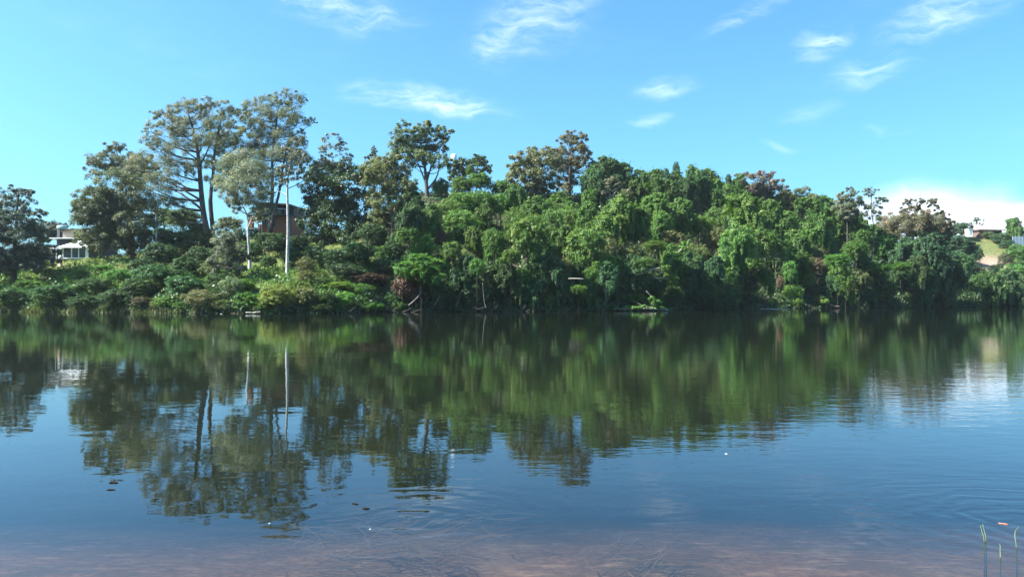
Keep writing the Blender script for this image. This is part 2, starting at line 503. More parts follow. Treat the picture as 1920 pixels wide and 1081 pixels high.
# ------------------------------------------------------------------ river
def water_mat():
    m, t, o = new_mat('river_water')
    tc = t.n('ShaderNodeTexCoord'); P = tc.outputs['Object']
    s = t.n('ShaderNodeSeparateXYZ'); t.l(P, s.inputs[0])
    big = t.noise(t.mapping(P, scale=(.16, .55, 1)), 1.0, 2, .5)
    mid = t.noise(t.mapping(P, rot=(0, 0, R(12)), scale=(1.7, 2.6, 1)), 1.0, 2, .5)
    mid2 = t.noise(t.mapping(P, rot=(0, 0, R(-25)), scale=(2.2, 4.6, 1)), 1.0, 2, .5)
    fine = t.noise(t.mapping(P, rot=(0, 0, R(8)), scale=(6, 13, 1)), 1.0, 2, .5)
    patch = t.remap(t.noise(t.mapping(P, scale=(.05, .10, 1)), 1.0, 3), .42, .66)
    breeze = t.m('MULTIPLY', t.remap(s.outputs[0], -2, 9), t.remap(s.outputs[1], 42, 12))     # light air on the right-hand shallows
    rough_ = t.m('ADD', t.m('MULTIPLY', patch, .5), t.m('ADD', breeze, .22))
    h = t.m('ADD', t.m('MULTIPLY', big, .0055), t.m('MULTIPLY', mid, .0019))
    h = t.m('ADD', h, t.m('MULTIPLY', t.m('MULTIPLY', mid2, .0022), rough_))
    h = t.m('ADD', h, t.m('MULTIPLY', t.m('MULTIPLY', fine, .0009), rough_))
    # rings where a fish has risen
    for (px, py, lam, amp, reach) in ((760, 965, .32, .0005, 1.9), (1990, 985, .22, .0007, 2.4)):
        cx, cy = on_water(px, py)
        d = t.n('ShaderNodeVectorMath', operation='DISTANCE'); t.l(t.mapping(P, scale=(1, 1, 0)), d.inputs[0]); d.inputs[1].default_value = (cx, cy, 0)
        rr = t.m('ADD', d.outputs['Value'], t.m('MULTIPLY', mid, .6))
        w = t.m('SINE', t.m('MULTIPLY', rr, 2 * math.pi / lam))
        w = t.m('MULTIPLY', w, t.m('MULTIPLY', t.remap(d.outputs['Value'], reach, .3), amp))
        h = t.m('ADD', h, w)
    bp = t.n('ShaderNodeBump'); bp.inputs['Strength'].default_value = 1.0; bp.inputs['Distance'].default_value = 1.0
    t.l(h, bp.inputs['Height'])
    fr = t.n('ShaderNodeFresnel'); fr.inputs[0].default_value = 1.333; t.l(bp.outputs[0], fr.inputs[1])
    gl = t.n('ShaderNodeBsdfGlossy'); gl.inputs['Roughness'].default_value = .012; gl.inputs[0].default_value = (.92, .97, 1.0, 1); t.l(bp.outputs[0], gl.inputs['Normal'])
    tr = t.n('ShaderNodeBsdfTransparent'); tr.inputs[0].default_value = (.86, .80, .72, 1)
    mk = t.n('ShaderNodeBsdfDiffuse')
    t.l(t.mix(t.noise(t.mapping(P, scale=(.3, .6, 1)), 1.0, 4), (.006, .009, .005), (.012, .014, .008)), mk.inputs[0])
    depth = t.m('ADD', s.outputs[1], t.m('MULTIPLY', t.m('SUBTRACT', t.noise(P, .45, 4), .5), 3.2))
    murk = t.remap(depth, 3.0, 10.2, .26, 1.0)                      # turbid water: the bed fades as it gets deeper
    body = t.n('ShaderNodeMixShader'); t.l(murk, body.inputs[0]); t.l(tr.outputs[0], body.inputs[1]); t.l(mk.outputs[0], body.inputs[2])
    mx = t.n('ShaderNodeMixShader'); t.l(fr.outputs[0], mx.inputs[0]); t.l(body.outputs[0], mx.inputs[1]); t.l(gl.outputs[0], mx.inputs[2])
    t.l(mx.outputs[0], o.inputs[0]); return m
river = mesh_obj('river', [(-1400, -5, 0), (1400, -5, 0), (1400, 420, 0), (-1400, 420, 0)], [[0, 1, 2, 3]], water_mat())
river['kind'] = 'structure'

# ------------------------------------------------------------------ hand-shaped trees
LAND = []        # landmarks that labels of other plants can refer to: (px, py, phrase)
def make_tree(name, label, cat, D, trunk, r0, lobes, mat='gum', bark='bark_grey', leaf=.30, aspect=.5, dens=1.0, droop=.4, limbs=(), stems=(), group=None,
              col=None, auto=True, flat=1.0, subr=.33, part='crown', twigs=True, nsub=None, loose=.1, sides=8, swell=1.3, infill=.8):
    mpp = D / F
    b = ray(*trunk[0], D)
    gb = gz(b[0], b[1]); base = np.array((b[0], b[1], min(b[2], gb) if abs(b[2] - gb) < 6 else gb))
    root = thing(name, label, cat, base, group)
    pts = [ray(px, py, D) for px, py in trunk]
    if pts[0][2] > base[2] + .05: pts = [base - (0, 0, .2)] + pts
    else: pts[0] = base - np.array((0, 0, .2))
    wob = np.zeros((len(pts), 3)); wob[1:, 1] = rng.normal(0, .25, len(pts) - 1)
    path = smooth_path(np.array(pts) + wob, max(8, 3 * len(pts)))
    n = len(path); rad = r0 * (1 - .78 * np.linspace(0, 1, n) ** .9); rad[0] *= 1.35
    g = Geo(); g.tube(path, rad, sides, .06)
    for st in list(stems) + list(limbs):
        lp = [ray(px, py, D) for px, py in st]
        lp = [p + np.array((0, rng.normal(0, .5) * (i > 0), 0)) for i, p in enumerate(lp)]
        k = int(np.argmin(np.linalg.norm(path - lp[0], axis=1))); lp[0] = path[k]
        sp = smooth_path(lp, 10); f0 = .85 if st in stems else .5
        g.tube(sp, np.linspace(rad[k] * f0, max(.03, rad[k] * f0 * .25), 10), 6, .05)
    Lv = Leaves()
    ext = max(l[2] for l in lobes) * mpp
    lobes = [list(l) for l in lobes]
    for l in list(lobes):
        l[3] *= swell
        if rng.random() < infill:                                   # smaller boughs between the main ones
            lobes.append([l[0] + rng.normal(0, .55) * l[2], l[1] + abs(rng.normal(0, .7)) * l[3] + .2 * l[3], l[2] * rng.uniform(.45, .75), l[3] * rng.uniform(.6, .9)])
    for lo in lobes:
        px, py, rx, ry = lo[:4]
        c = ray(px, py, D); dd = lo[4] if len(lo) > 4 else rng.uniform(-1, 1) * ext * 1.1
        c = c + np.array((dd * c[0] / D, dd, dd * (c[2] - EYE) / D))
        r = np.array((rx * mpp, max(rx * .85, ry) * mpp, ry * mpp * flat))
        area = rx * ry
        ns = nsub or int(np.clip(area / 16, 8, 40))
        nl = max(14, int(dens * 1500 * mpp * mpp * area * math.pi * .004 / (leaf * leaf * aspect * .5) / ns * .55))
        sc = add_lobe(Lv, c, r, ns, nl, leaf, aspect, droop, subr, loose=loose)
        if auto:
            ok = np.where(path[:, 2] < c[2] - .25 * np.hypot(path[:, 0] - c[0], path[:, 1] - c[1]))[0]
            k = int(ok[-1]) if len(ok) else 0
            k = max(k, int(n * .25))
            a = path[k]; mid_ = (a + c) / 2 + np.array((0, 0, -.08 * np.linalg.norm(c - a))) + rng.normal(0, .15, 3)
            rr = max(.035, min(rad[k] * .5, .035 + .018 * np.linalg.norm(c - a)))
            g.tube(smooth_path([a, mid_, c], 7), np.linspace(rr, .03, 7), 5, .05)
        if twigs:
            for q in sc[:: max(1, len(sc) // 6)]:
                g.tube([c, (c + q) / 2 + rng.normal(0, .08, 3), q], [.035, .025, .012], 4)
    g.build('trunk', M[bark], root, True, base)
    cr = Lv.build(part, M[mat], root, base)
    if col: cr.color = (*col, 1)
    return root

make_tree('she_oak', 'dark layered she-oak on the grassy bank at the far left edge', 'tree', 112,
          [(25, 534), (28, 480), (30, 420), (35, 360)], .42,
          [(12, 358, 26, 9), (45, 360, 24, 7), (25, 376, 38, 9), (58, 398, 26, 8), (15, 398, 40, 12), (66, 403, 16, 5), (20, 420, 48, 14), (-25, 430, 50, 22),
           (58, 432, 36, 10), (25, 448, 58, 16), (20, 472, 62, 18), (72, 470, 38, 14), (-25, 480, 55, 24), (50, 496, 44, 12), (10, 495, 36, 14), (-60, 440, 40, 30), (-70, 490, 40, 30)],
          'sheoak', 'bark_dark', .28, .30, 1.35, .5, subr=.24, swell=1.1)
make_tree('dense_gum', 'dense grey-green tree with slim brown trunk beside the white-roofed pavilion', 'tree', 121,
          [(250, 494), (249, 420), (245, 350), (232, 320)], .34,
          [(212, 345, 52, 20), (176, 368, 36, 17), (160, 395, 30, 14), (176, 415, 45, 20), (240, 378, 50, 24), (215, 405, 55, 24), (166, 440, 22, 12), (192, 448, 48, 18), (250, 425, 44, 24),
           (270, 402, 28, 22), (222, 464, 40, 13), (150, 382, 14, 7), (284, 450, 24, 20), (198, 385, 40, 20), (230, 440, 45, 20), (176, 462, 22, 11), (262, 470, 30, 16)],
          'olive', 'bark_red', .26, .42, 1.25, .5, col=(.86, .98, 1.15), subr=.27, swell=1.15, infill=.6)
make_tree('flat_topped_tree', 'tree with thin flat layers of leaves rising above the dense grey-green tree', 'tree', 129,
          [(243, 480), (240, 400), (232, 330), (220, 282)], .3,
          [(212, 276, 26, 5), (226, 281, 16, 4), (186, 289, 22, 5), (232, 295, 30, 6), (202, 301, 40, 6), (178, 303, 18, 5), (190, 316, 30, 6), (245, 308, 30, 7), (262, 296, 26, 7), (222, 318, 30, 7), (255, 325, 34, 9), (275, 315, 20, 8)],
          'gum', 'bark_dark', .26, .4, 1.25, .2, col=(.72, .74, .80))
make_tree('gum_tree', 'big spreading gum with dark trunk and long boughs reaching left', 'tree', 125,
          [(388, 440), (381, 400), (376, 340), (371, 295), (362, 245), (352, 212)], .62,
          [(340, 199, 26, 10), (308, 214, 22, 8), (296, 238, 24, 9), (328, 232, 30, 12), (362, 203, 28, 12), (385, 198, 22, 10), (355, 240, 34, 14), (318, 258, 34, 11), (286, 262, 22, 8),
           (350, 274, 40, 12), (392, 228, 28, 14), (288, 306, 46, 11), (332, 312, 38, 12), (308, 338, 46, 12), (262, 340, 36, 12), (288, 365, 40, 12), (330, 380, 32, 9), (378, 262, 28, 14), (250, 322, 28, 9), (300, 285, 34, 10), (360, 310, 24, 10)],
          'gum', 'bark_dark', .20, .34, .66, .9, subr=.27, loose=.4, infill=.8,
          limbs=[[(380, 392), (362, 378), (345, 366), (312, 348)], [(379, 378), (355, 362), (325, 345), (288, 318)], [(377, 365), (350, 352), (318, 335), (262, 338)], [(372, 300), (350, 285), (318, 262)], [(374, 318), (392, 270), (392, 228)]])
make_tree('gum_tree', 'upright gum whose dark trunk stands just right of the spreading gum', 'tree', 128,
          [(400, 440), (398, 380), (400, 330), (405, 280), (414, 225)], .5,
          [(415, 203, 24, 10), (432, 218, 24, 12), (408, 240, 28, 13), (428, 256, 28, 14), (396, 268, 24, 12), (442, 280, 34, 16), (418, 304, 30, 14), (404, 338, 20, 10), (440, 310, 24, 12), (385, 300, 22, 10)],
          'gum', 'bark_dark', .20, .34, .66, .9, subr=.27, loose=.4, infill=.8, col=(.95, .98, .95))
make_tree('gum_tree', 'tallest gum with twin dark trunks in front of the brick house', 'tree', 126,
          [(505, 462), (507, 400), (510, 350), (512, 300), (516, 250), (522, 200)], .42,
          [(538, 181, 28, 9), (505, 190, 24, 10), (480, 199, 24, 11), (460, 206, 16, 9), (556, 194, 18, 9), (568, 186, 10, 4), (520, 208, 34, 14), (485, 224, 30, 14), (545, 218, 24, 13), (510, 242, 34, 15),
           (470, 242, 24, 13), (452, 262, 18, 11), (560, 231, 24, 7), (577, 224, 14, 4), (588, 229, 8, 3), (535, 262, 34, 14), (495, 270, 34, 16), (556, 272, 24, 11), (520, 296, 34, 14), (480, 305, 28, 14), (505, 330, 30, 12), (548, 296, 18, 12), (465, 282, 20, 10)],
          'gum', 'bark_dark', .20, .34, .66, .9, subr=.27, loose=.4, infill=.8, col=(.90, .95, .88),
          stems=[[(507, 445), (514, 400), (521, 360), (530, 310), (545, 260)]])
make_tree('white_gum', 'tall slender white-trunked gum standing in the bright grass', 'tree', 102,
          [(538, 533), (539, 480), (540, 430), (540, 380), (541, 340), (544, 310), (547, 285)], .26,
          [(560, 298, 24, 10), (576, 308, 22, 10), (600, 308, 22, 8), (626, 260, 20, 7), (640, 273, 14, 5), (624, 280, 24, 7), (641, 294, 22, 4), (610, 296, 16, 6), (532, 288, 18, 10), (552, 326, 20, 8), (590, 328, 18, 8), (618, 310, 24, 6), (548, 272, 18, 10), (650, 300, 12, 3), (560, 262, 16, 8), (540, 312, 16, 9), (524, 322, 14, 8), (566, 344, 16, 7), (535, 335, 12, 7)],
          'gum', 'bark_white', .22, .45, .62, .4, col=(.62, .60, .66), twigs=False, auto=False,
          limbs=[[(541, 358), (556, 347), (580, 333), (602, 316), (620, 285)], [(540, 372), (529, 361), (516, 358)], [(542, 330), (556, 316), (566, 300)]])
make_tree('white_gum', 'shorter white-trunked gum forking below its grey-green crown', 'tree', 107,
          [(468, 514), (467, 480), (465, 440), (463, 405), (455, 385)], .28,
          [(455, 300, 34, 13), (435, 313, 30, 14), (470, 322, 34, 14), (430, 342, 30, 13), (465, 350, 38, 15), (490, 342, 24, 12), (480, 374, 30, 11), (450, 370, 25, 10), (497, 366, 18, 8), (438, 386, 14, 7), (508, 388, 12, 5), (428, 362, 16, 8)],
          'gum', 'bark_white', .22, .34, 1.05, .9, twigs=False, subr=.33, loose=.5,
          stems=[[(466, 432), (472, 412), (477, 392), (482, 372)]], limbs=[[(463, 405), (450, 391), (442, 376)], [(474, 402), (490, 388), (500, 372)]])
make_tree('small_gum', 'thin leaning dark-stemmed tree between the two white gums', 'tree', 114,
          [(498, 482), (494, 455), (488, 430), (482, 408)], .14,
          [(478, 396, 14, 7), (492, 400, 14, 6), (484, 410, 12, 6), (500, 410, 10, 5)], 'olive', 'bark_dark', .22, .45, .8)
make_tree('weeping_shrub', 'grey-green cone-shaped weeping tree at the foot of the white gums', 'tree', 100,
          [(425, 524), (425, 470), (424, 420)], .16,
          [(424, 418, 14, 7), (420, 434, 24, 8), (434, 444, 24, 8), (412, 456, 24, 8), (436, 464, 30, 8), (414, 474, 28, 7), (440, 482, 26, 8), (410, 492, 26, 6), (432, 502, 30, 7), (406, 512, 22, 6), (446, 506, 18, 7), (424, 454, 24, 10), (424, 486, 30, 10)],
          'gum', 'bark_grey', .24, .32, 1.3, .9, col=(.74, .84, .80))
make_tree('broad_dark_tree', 'large dark broad-leaved tree right of the tall white gum', 'tree', 124,
          [(604, 510), (606, 440), (616, 380)], .5,
          [(594, 330, 22, 12), (610, 316, 30, 12), (640, 318, 30, 13), (666, 323, 24, 12), (606, 346, 36, 16), (650, 346, 40, 18), (590, 370, 24, 17), (620, 380, 45, 20), (665, 380, 30, 22), (598, 405, 34, 20), (640, 412, 45, 22),
           (608, 440, 38, 19), (660, 445, 35, 22), (620, 470, 50, 18), (588, 466, 22, 15), (660, 484, 45, 20), (690, 425, 25, 22), (600, 500, 40, 16), (640, 505, 40, 14), (690, 470, 24, 20)],
          'dark', 'bark_dark', .34, .6, 1.5, .4, swell=1.15)
make_tree('norfolk_pine', 'small dark cone-shaped pine top on the skyline', 'tree', 172,
          [(701, 350), (701, 310), (701, 274)], .3,
          [(701, 279, 4, 4), (701, 286, 8, 4), (701, 294, 12, 4), (701, 302, 15, 4), (701, 311, 18, 5), (701, 320, 20, 5), (701, 330, 22, 6)], 'sheoak', 'bark_dark', .36, .35, 2.2, .1, auto=False)
make_tree('grey_brown_tree', 'pale grey-brown tree with reddish trunk below the tall dark-limbed tree', 'tree', 119,
          [(738, 468), (737, 425), (733, 380), (726, 330)], .36,
          [(715, 308, 30, 12), (700, 322, 25, 12), (740, 317, 30, 12), (725, 336, 40, 14), (756, 330, 20, 12), (704, 350, 30, 13), (745, 354, 35, 14), (766, 346, 16, 10), (720, 378, 28, 12), (755, 380, 25, 11), (718, 404, 25, 10), (736, 298, 22, 7), (770, 366, 14, 10), (700, 372, 20, 10)],
          'olive', 'bark_red', .27, .45, 1.3, .4, col=(1.05, 1.0, .95))
make_tree('dark_limbed_tree', 'tall skyline tree with several dark upright limbs and round leaf tufts', 'tree', 141,
          [(803, 392), (800, 350), (796, 310), (790, 270)], .5,
          [(758, 235, 16, 8), (748, 254, 18, 10), (745, 274, 20, 10), (766, 260, 22, 11), (786, 246, 22, 10), (806, 239, 20, 8), (826, 244, 16, 8), (845, 245, 8, 5), (780, 272, 28, 12), (810, 262, 22, 11), (765, 287, 25, 11), (798, 290, 25, 13), (826, 274, 14, 10), (740, 292, 18, 8), (775, 308, 22, 10), (822, 304, 14, 12), (839, 264, 9, 6)],
          'olive', 'bark_dark', .30, .5, 1.0, .3, col=(.88, .95, .88),
          limbs=[[(800, 352), (786, 312), (766, 270)], [(799, 340), (816, 295), (838, 250)], [(800, 350), (808, 305), (812, 262)], [(800, 360), (820, 330), (824, 300)]])
make_tree('round_skyline_tree', 'small dark skyline tree with round-topped tufts right of the white tank', 'tree', 166,
          [(880, 345), (882, 325), (886, 305)], .3,
          [(890, 297, 20, 6), (878, 306, 28, 7), (906, 304, 12, 7), (864, 312, 20, 8), (895, 317, 25, 7), (858, 324, 18, 9), (846, 308, 14, 9), (915, 318, 8, 5)], 'dark', 'bark_dark', .38, .55, 1.6, .3, col=(1.1, 1.0, 1.0))
make_tree('brown_tipped_tree', 'broad skyline tree with brown-tipped leaves, left of a taller one', 'tree', 150,
          [(1000, 400), (1002, 350), (1000, 310)], .5,
          [(1026, 282, 14, 6), (1000, 286, 25, 8), (975, 298, 20, 9), (1010, 300, 30, 11), (965, 315, 14, 8), (985, 318, 28, 12), (1026, 316, 25, 13), (1000, 337, 30, 12), (970, 334, 20, 9), (1032, 340, 22, 12), (985, 358, 25, 9), (1010, 362, 25, 12), (1040, 300, 14, 9)],
          'brown', 'bark_dark', .32, .55, 1.45, .3, col=(.92, .98, .90))
make_tree('tall_brown_tree', 'tall domed brownish skyline tree behind the broad brown-tipped one', 'tree', 157,
          [(1066, 390), (1068, 335), (1072, 285)], .5,
          [(1075, 254, 18, 6), (1060, 263, 20, 8), (1090, 266, 14, 10), (1072, 277, 28, 11), (1096, 290, 12, 10), (1048, 288, 14, 10), (1066, 302, 30, 12), (1086, 308, 18, 11), (1050, 320, 22, 12), (1076, 330, 22, 11), (1060, 346, 22, 11), (1100, 300, 8, 6)],
          'brown', 'bark_dark', .30, .5, 1.25, .3, col=(.95, .92, .92))
make_tree('bare_topped_tree', 'greyish half-bare tree with pale stem among vines under the ridge', 'tree', 148,
          [(1142, 398), (1143, 380), (1141, 362), (1138, 346)], .3,
          [(1134, 344, 16, 7), (1150, 338, 14, 7), (1127, 358, 12, 8), (1161, 350, 13, 7), (1140, 360, 12, 8)], 'brown', 'bark_pale', .26, .4, .8, .3, limbs=[[(1142, 380), (1130, 364), (1127, 352)], [(1142, 376), (1154, 360), (1162, 350)]])
make_tree('mauve_tree', 'pinkish-brown tree with mauve sprigs on the right-hand ridge', 'tree', 186,
          [(1432, 378), (1432, 358), (1430, 338)], .35,
          [(1390, 327, 14, 3), (1406, 331, 12, 4), (1420, 336, 20, 8), (1442, 328, 20, 6), (1457, 343, 16, 8), (1430, 349, 28, 9), (1466, 354, 12, 7), (1448, 356, 20, 8), (1412, 350, 14, 7)], 'purple', 'bark_dark', .36, .5, 1.2, .3)
make_tree('olive_skyline_tree', 'rounded olive tree on the ridge right of the mauve one', 'tree', 184,
          [(1503, 400), (1503, 380)], .3,
          [(1480, 368, 20, 8), (1503, 364, 22, 8), (1520, 374, 16, 9), (1495, 380, 26, 10)], 'olive', 'bark_dark', .36, .5, 1.7, .3)
make_tree('sprig_topped_tree', 'greyish tree with thin sprigs on top, left of the umbrella-shaped one', 'tree', 178,
          [(1588, 435), (1588, 405), (1590, 375)], .2,
          [(1592, 357, 9, 5), (1603, 361, 8, 4), (1578, 368, 13, 6), (1595, 376, 24, 10), (1610, 388, 18, 10), (1585, 392, 22, 9), (1572, 384, 12, 8), (1600, 402, 18, 8)], 'gum', 'bark_dark', .32, .45, 1.3, .3, col=(.9, .95, .85))
make_tree('umbrella_tree', 'thin umbrella-shaped tree against the white cloud', 'tree', 178,
          [(1637, 430), (1635, 392), (1634, 362)], .2,
          [(1634, 357, 12, 4), (1630, 364, 9, 3), (1650, 371, 9, 4), (1662, 375, 10, 2.5), (1641, 390, 12, 7), (1638, 405, 15, 9), (1645, 380, 7, 4)], 'gum', 'bark_dark', .30, .45, 1.1, .3, limbs=[[(1635, 392), (1644, 378), (1660, 375)]], col=(.8, .9, .85))
make_tree('gnarled_brown_tree', 'large gnarled grey-brown tree near the right end of the far bank', 'tree', 194,
          [(1714, 560), (1712, 480), (1713, 440), (1719, 405)], .75,
          [(1700, 379, 14, 4), (1725, 377, 15, 4), (1745, 380, 13, 5), (1761, 394, 12, 6), (1690, 393, 10, 4), (1770, 404, 9, 5), (1735, 403, 22, 6), (1680, 410, 30, 9), (1705, 413, 24, 8), (1745, 416, 28, 10), (1776, 422, 16, 8), (1664, 422, 20, 8),
           (1696, 434, 30, 10), (1732, 434, 30, 10), (1760, 440, 24, 12), (1680, 450, 22, 8), (1715, 458, 20, 8), (1690, 424, 35, 12), (1730, 424, 38, 12), (1766, 432, 24, 11), (1718, 392, 18, 5)],
          'brown', 'bark_dark', .32, .45, 1.7, .4, infill=1.4, col=(1.0, .98, 1.0), limbs=[[(1713, 445), (1704, 408), (1690, 388), (1700, 378)], [(1716, 425), (1738, 398), (1752, 384)], [(1714, 432), (1742, 412), (1772, 406)]])
make_tree('far_pine', 'lone thin tree against the cloud above the right-hand house', 'tree', 330,
          [(1832, 436), (1832, 420), (1832, 406)], .22,
          [(1832, 409, 5, 1.6), (1828, 413, 9, 1.5), (1838, 412, 7, 1.2), (1822, 419, 5, 1.4), (1833, 419, 5, 1.3), (1842, 420, 3, 1.2)], 'sheoak', 'bark_dark', .45, .4, 1.6, .1, col=(1.4, 1.6, 1.4))
for (px, py, h, lab) in ((60, 424, 30, 'dark trees on the left skyline behind the white-roofed pavilion'),):
    make_tree('distant_tree', 'dark rounded tree on the skyline behind the tan gabled house', 'tree', 175, [(80, 455), (80, 430)], .35,
              [(60, 428, 24, 8), (85, 424, 24, 7), (108, 427, 16, 6), (75, 436, 30, 10), (100, 436, 22, 8), (120, 424, 8, 4)], 'sheoak', 'bark_dark', .36, .5, 2.0, .3, col=(1.2, 1.2, 1.1))

# ------------------------------------------------------------------ vine-smothered trees: prototypes
def hump_proto(kind):
    Lv = Leaves()
    h = {'dome': 1.0, 'column': 1.0, 'drape': .95, 'shrub': .9, 'airy': 1.0}[kind]
    leaf = {'dome': .068, 'column': .072, 'drape': .070, 'shrub': .072, 'airy': .065}[kind]
    nl = {'dome': 34, 'column': 30, 'drape': 30, 'shrub': 26, 'airy': 30}[kind]
    off = rng.uniform(0, 6.28)
    for i in range(nl):
        z = 1 - (i + .5) / nl * 1.72
        a = i * 2.39996 + off + rng.normal(0, .25); q = math.sqrt(max(0, 1 - z * z))
        d = np.array((q * math.cos(a), q * math.sin(a), z))
        rr = rng.uniform(.30, .46) * (.85 if kind == 'column' else 1)
        c = d * (1.0 - rr * rng.uniform(.7, 1.15)) * np.array((1, 1, h))
        add_lobe(Lv, c, (rr, rr, rr * (.85 if kind != 'airy' else .6)), 9, {'airy': 44}.get(kind, 60), leaf, .62, .5, .42, .3, loose=.12 if kind != 'airy' else .45, tint0=rng.uniform(.3, .7), coh=1.15)
    # the skirt of hanging stems under the crown
    ns = {'dome': 12, 'column': 16, 'drape': 22, 'shrub': 8, 'airy': 8}[kind]
    for i in range(ns):
        a = rng.uniform(0, 6.28); q = rng.uniform(.55, .92)
        L = rng.uniform(.5, 1.1) if kind != 'shrub' else rng.uniform(.3, .7)
        n = int(120 * L)
        tz = rng.uniform(0, 1, n)
        P = np.stack([q * math.cos(a) + rng.normal(0, .10, n) * (1.1 - .6 * tz), q * math.sin(a) + rng.normal(0, .10, n) * (1.1 - .6 * tz), -.1 - L * tz], -1)
        N = unit(np.array((math.cos(a), math.sin(a), .25)) + .7 * rdir(n)); A = np.array((0, 0, -1.0)) + .6 * rdir(n)
        Ln = leaf * rng.uniform(.6, 1.3, n)
        Lv.add(P, A, N, Ln, Ln * .55, np.clip(rng.uniform(.2, .6) + .15 * rng.normal(size=n), 0, 1))
    # sprays that break the outline
    for i in range({'dome': 8, 'column': 5, 'drape': 8, 'shrub': 12, 'airy': 16}[kind]):
        d = rdir(1)[0]; d[2] = abs(d[2]) * .8 + .15; d = unit(d)
        n = 26; tt = rng.uniform(0, 1, n)
        P = d * (.92 + .30 * tt[:, None]) + rng.normal(0, .035, (n, 3)) - np.array((0, 0, .1)) * tt[:, None] ** 2
        Ln = leaf * rng.uniform(.6, 1.1, n)
        Lv.add(P, d + .8 * rdir(n), unit(rdir(n) + np.array((0, 0, .6))), Ln, Ln * .55, np.clip(.6 + .2 * rng.normal(size=n), 0, 1))
    o = Lv.build('crown', M['vine'])
    me = o.data
    bpy.data.objects.remove(o)
    return me
def tower_proto():
    """a tree buried in vines: heads of leaf at several heights, curtains hanging under each"""
    Lv = Leaves(); leaf = .062
    n = int(rng.integers(12, 16)); off = rng.uniform(0, 6.28)
    heads = [(np.array((rng.normal(0, .12), rng.normal(0, .12), .98)), .36)]
    for i in range(n):
        z = .85 - (i + .3) / n * 1.75; a = off + i * 2.39996 + rng.normal(0, .3)
        q = math.sqrt(max(.05, 1 - (max(z, 0)) ** 2)) * rng.uniform(.52, .80)
        heads.append((np.array((q * math.cos(a), q * math.sin(a), z)), rng.uniform(.26, .46)))
    for c, r in heads:
        t0 = rng.uniform(.3, .72)
        for k in range(7):
            d = rdir(1)[0]; d[2] = abs(d[2]) * .9 + .05; d = unit(d)
            rr = r * rng.uniform(.42, .6)
            add_lobe(Lv, c + d * r * .62, (rr, rr, rr * .8), 8, 46, leaf, .62, .55, .42, .25, loose=.15, tint0=t0, coh=1.1)
        for k in range(int(r * 34)):
            a = rng.uniform(0, 6.28); q = r * rng.uniform(.5, 1.02); L = r * rng.uniform(.7, 1.9); m = int(110 * L / .6)
            tz = rng.uniform(0, 1, m); sp = .055 * (1.15 - .8 * tz)
            P = np.stack([c[0] + q * math.cos(a) + rng.normal(0, 1, m) * sp, c[1] + q * math.sin(a) + rng.normal(0, 1, m) * sp, c[2] + .1 * r - L * tz], -1)
            N = unit(np.array((math.cos(a), math.sin(a), .3)) + .5 * rdir(m)); Ln = leaf * rng.uniform(.6, 1.3, m)
            Lv.add(P, np.array((0, 0, -1.0)) + .5 * rdir(m), N, Ln, Ln * .55, np.clip(t0 - .1 + .15 * rng.normal(size=m), 0, 1))
        for k in range(3):
            d = rdir(1)[0]; d[2] = abs(d[2]) + .3; d = unit(d); m = 22; tt = rng.uniform(0, 1, m)
            P = c + d * r * (.9 + .7 * tt[:, None]) + rng.normal(0, .025, (m, 3)); Ln = leaf * rng.uniform(.6, 1.1, m)
            Lv.add(P, d + .8 * rdir(m), unit(rdir(m) + np.array((0, 0, .6))), Ln, Ln * .5, np.clip(.65 + .2 * rng.normal(size=m), 0, 1))
    m = 2600; d = rdir(m); P = d * np.array((.55, .55, .95)) * rng.uniform(.6, 1, (m, 1)) - np.array((0, 0, .1)); Ln = 1.5 * leaf * rng.uniform(.7, 1.3, m)
    Lv.add(P, rdir(m) - np.array((0, 0, .6)), unit(d + .6 * rdir(m)), Ln, Ln * .6, rng.uniform(.1, .5, m))
    o = Lv.build('crown', M['vine']); me = o.data; bpy.data.objects.remove(o)
    return me
PROTO = {k: [hump_proto(k) for _ in range(n)] for k, n in (('dome', 5), ('column', 3), ('drape', 3), ('shrub', 4), ('airy', 3))}
PROTO['tower'] = [tower_proto() for _ in range(6)]
_by = {}
def proto_mesh(kind, i, mat):
    return PROTO[kind][i % len(PROTO[kind])]
def stem_mesh(bark):
    key = ('stem', bark)
    if key not in _by:
        g = Geo()
        g.tube(smooth_path([(0, 0, -.06), (.03, .02, .3), (-.04, .03, .65), (.02, 0, 1.0)], 8), np.linspace(.055, .03, 8), 7, .05)
        for a in (0.4, 1.9, 3.3, 4.8):
            e = np.array((math.cos(a) * .42, math.sin(a) * .42, 1.05))
            g.tube(smooth_path([(-.02, .02, .55 + .05 * a), e * .5 + np.array((0, 0, .3)), e], 5), np.linspace(.03, .012, 5), 5)
        o = g.build('trunk', M[bark], None, True); _by[key] = o.data; bpy.data.objects.remove(o)
    return _by[key]

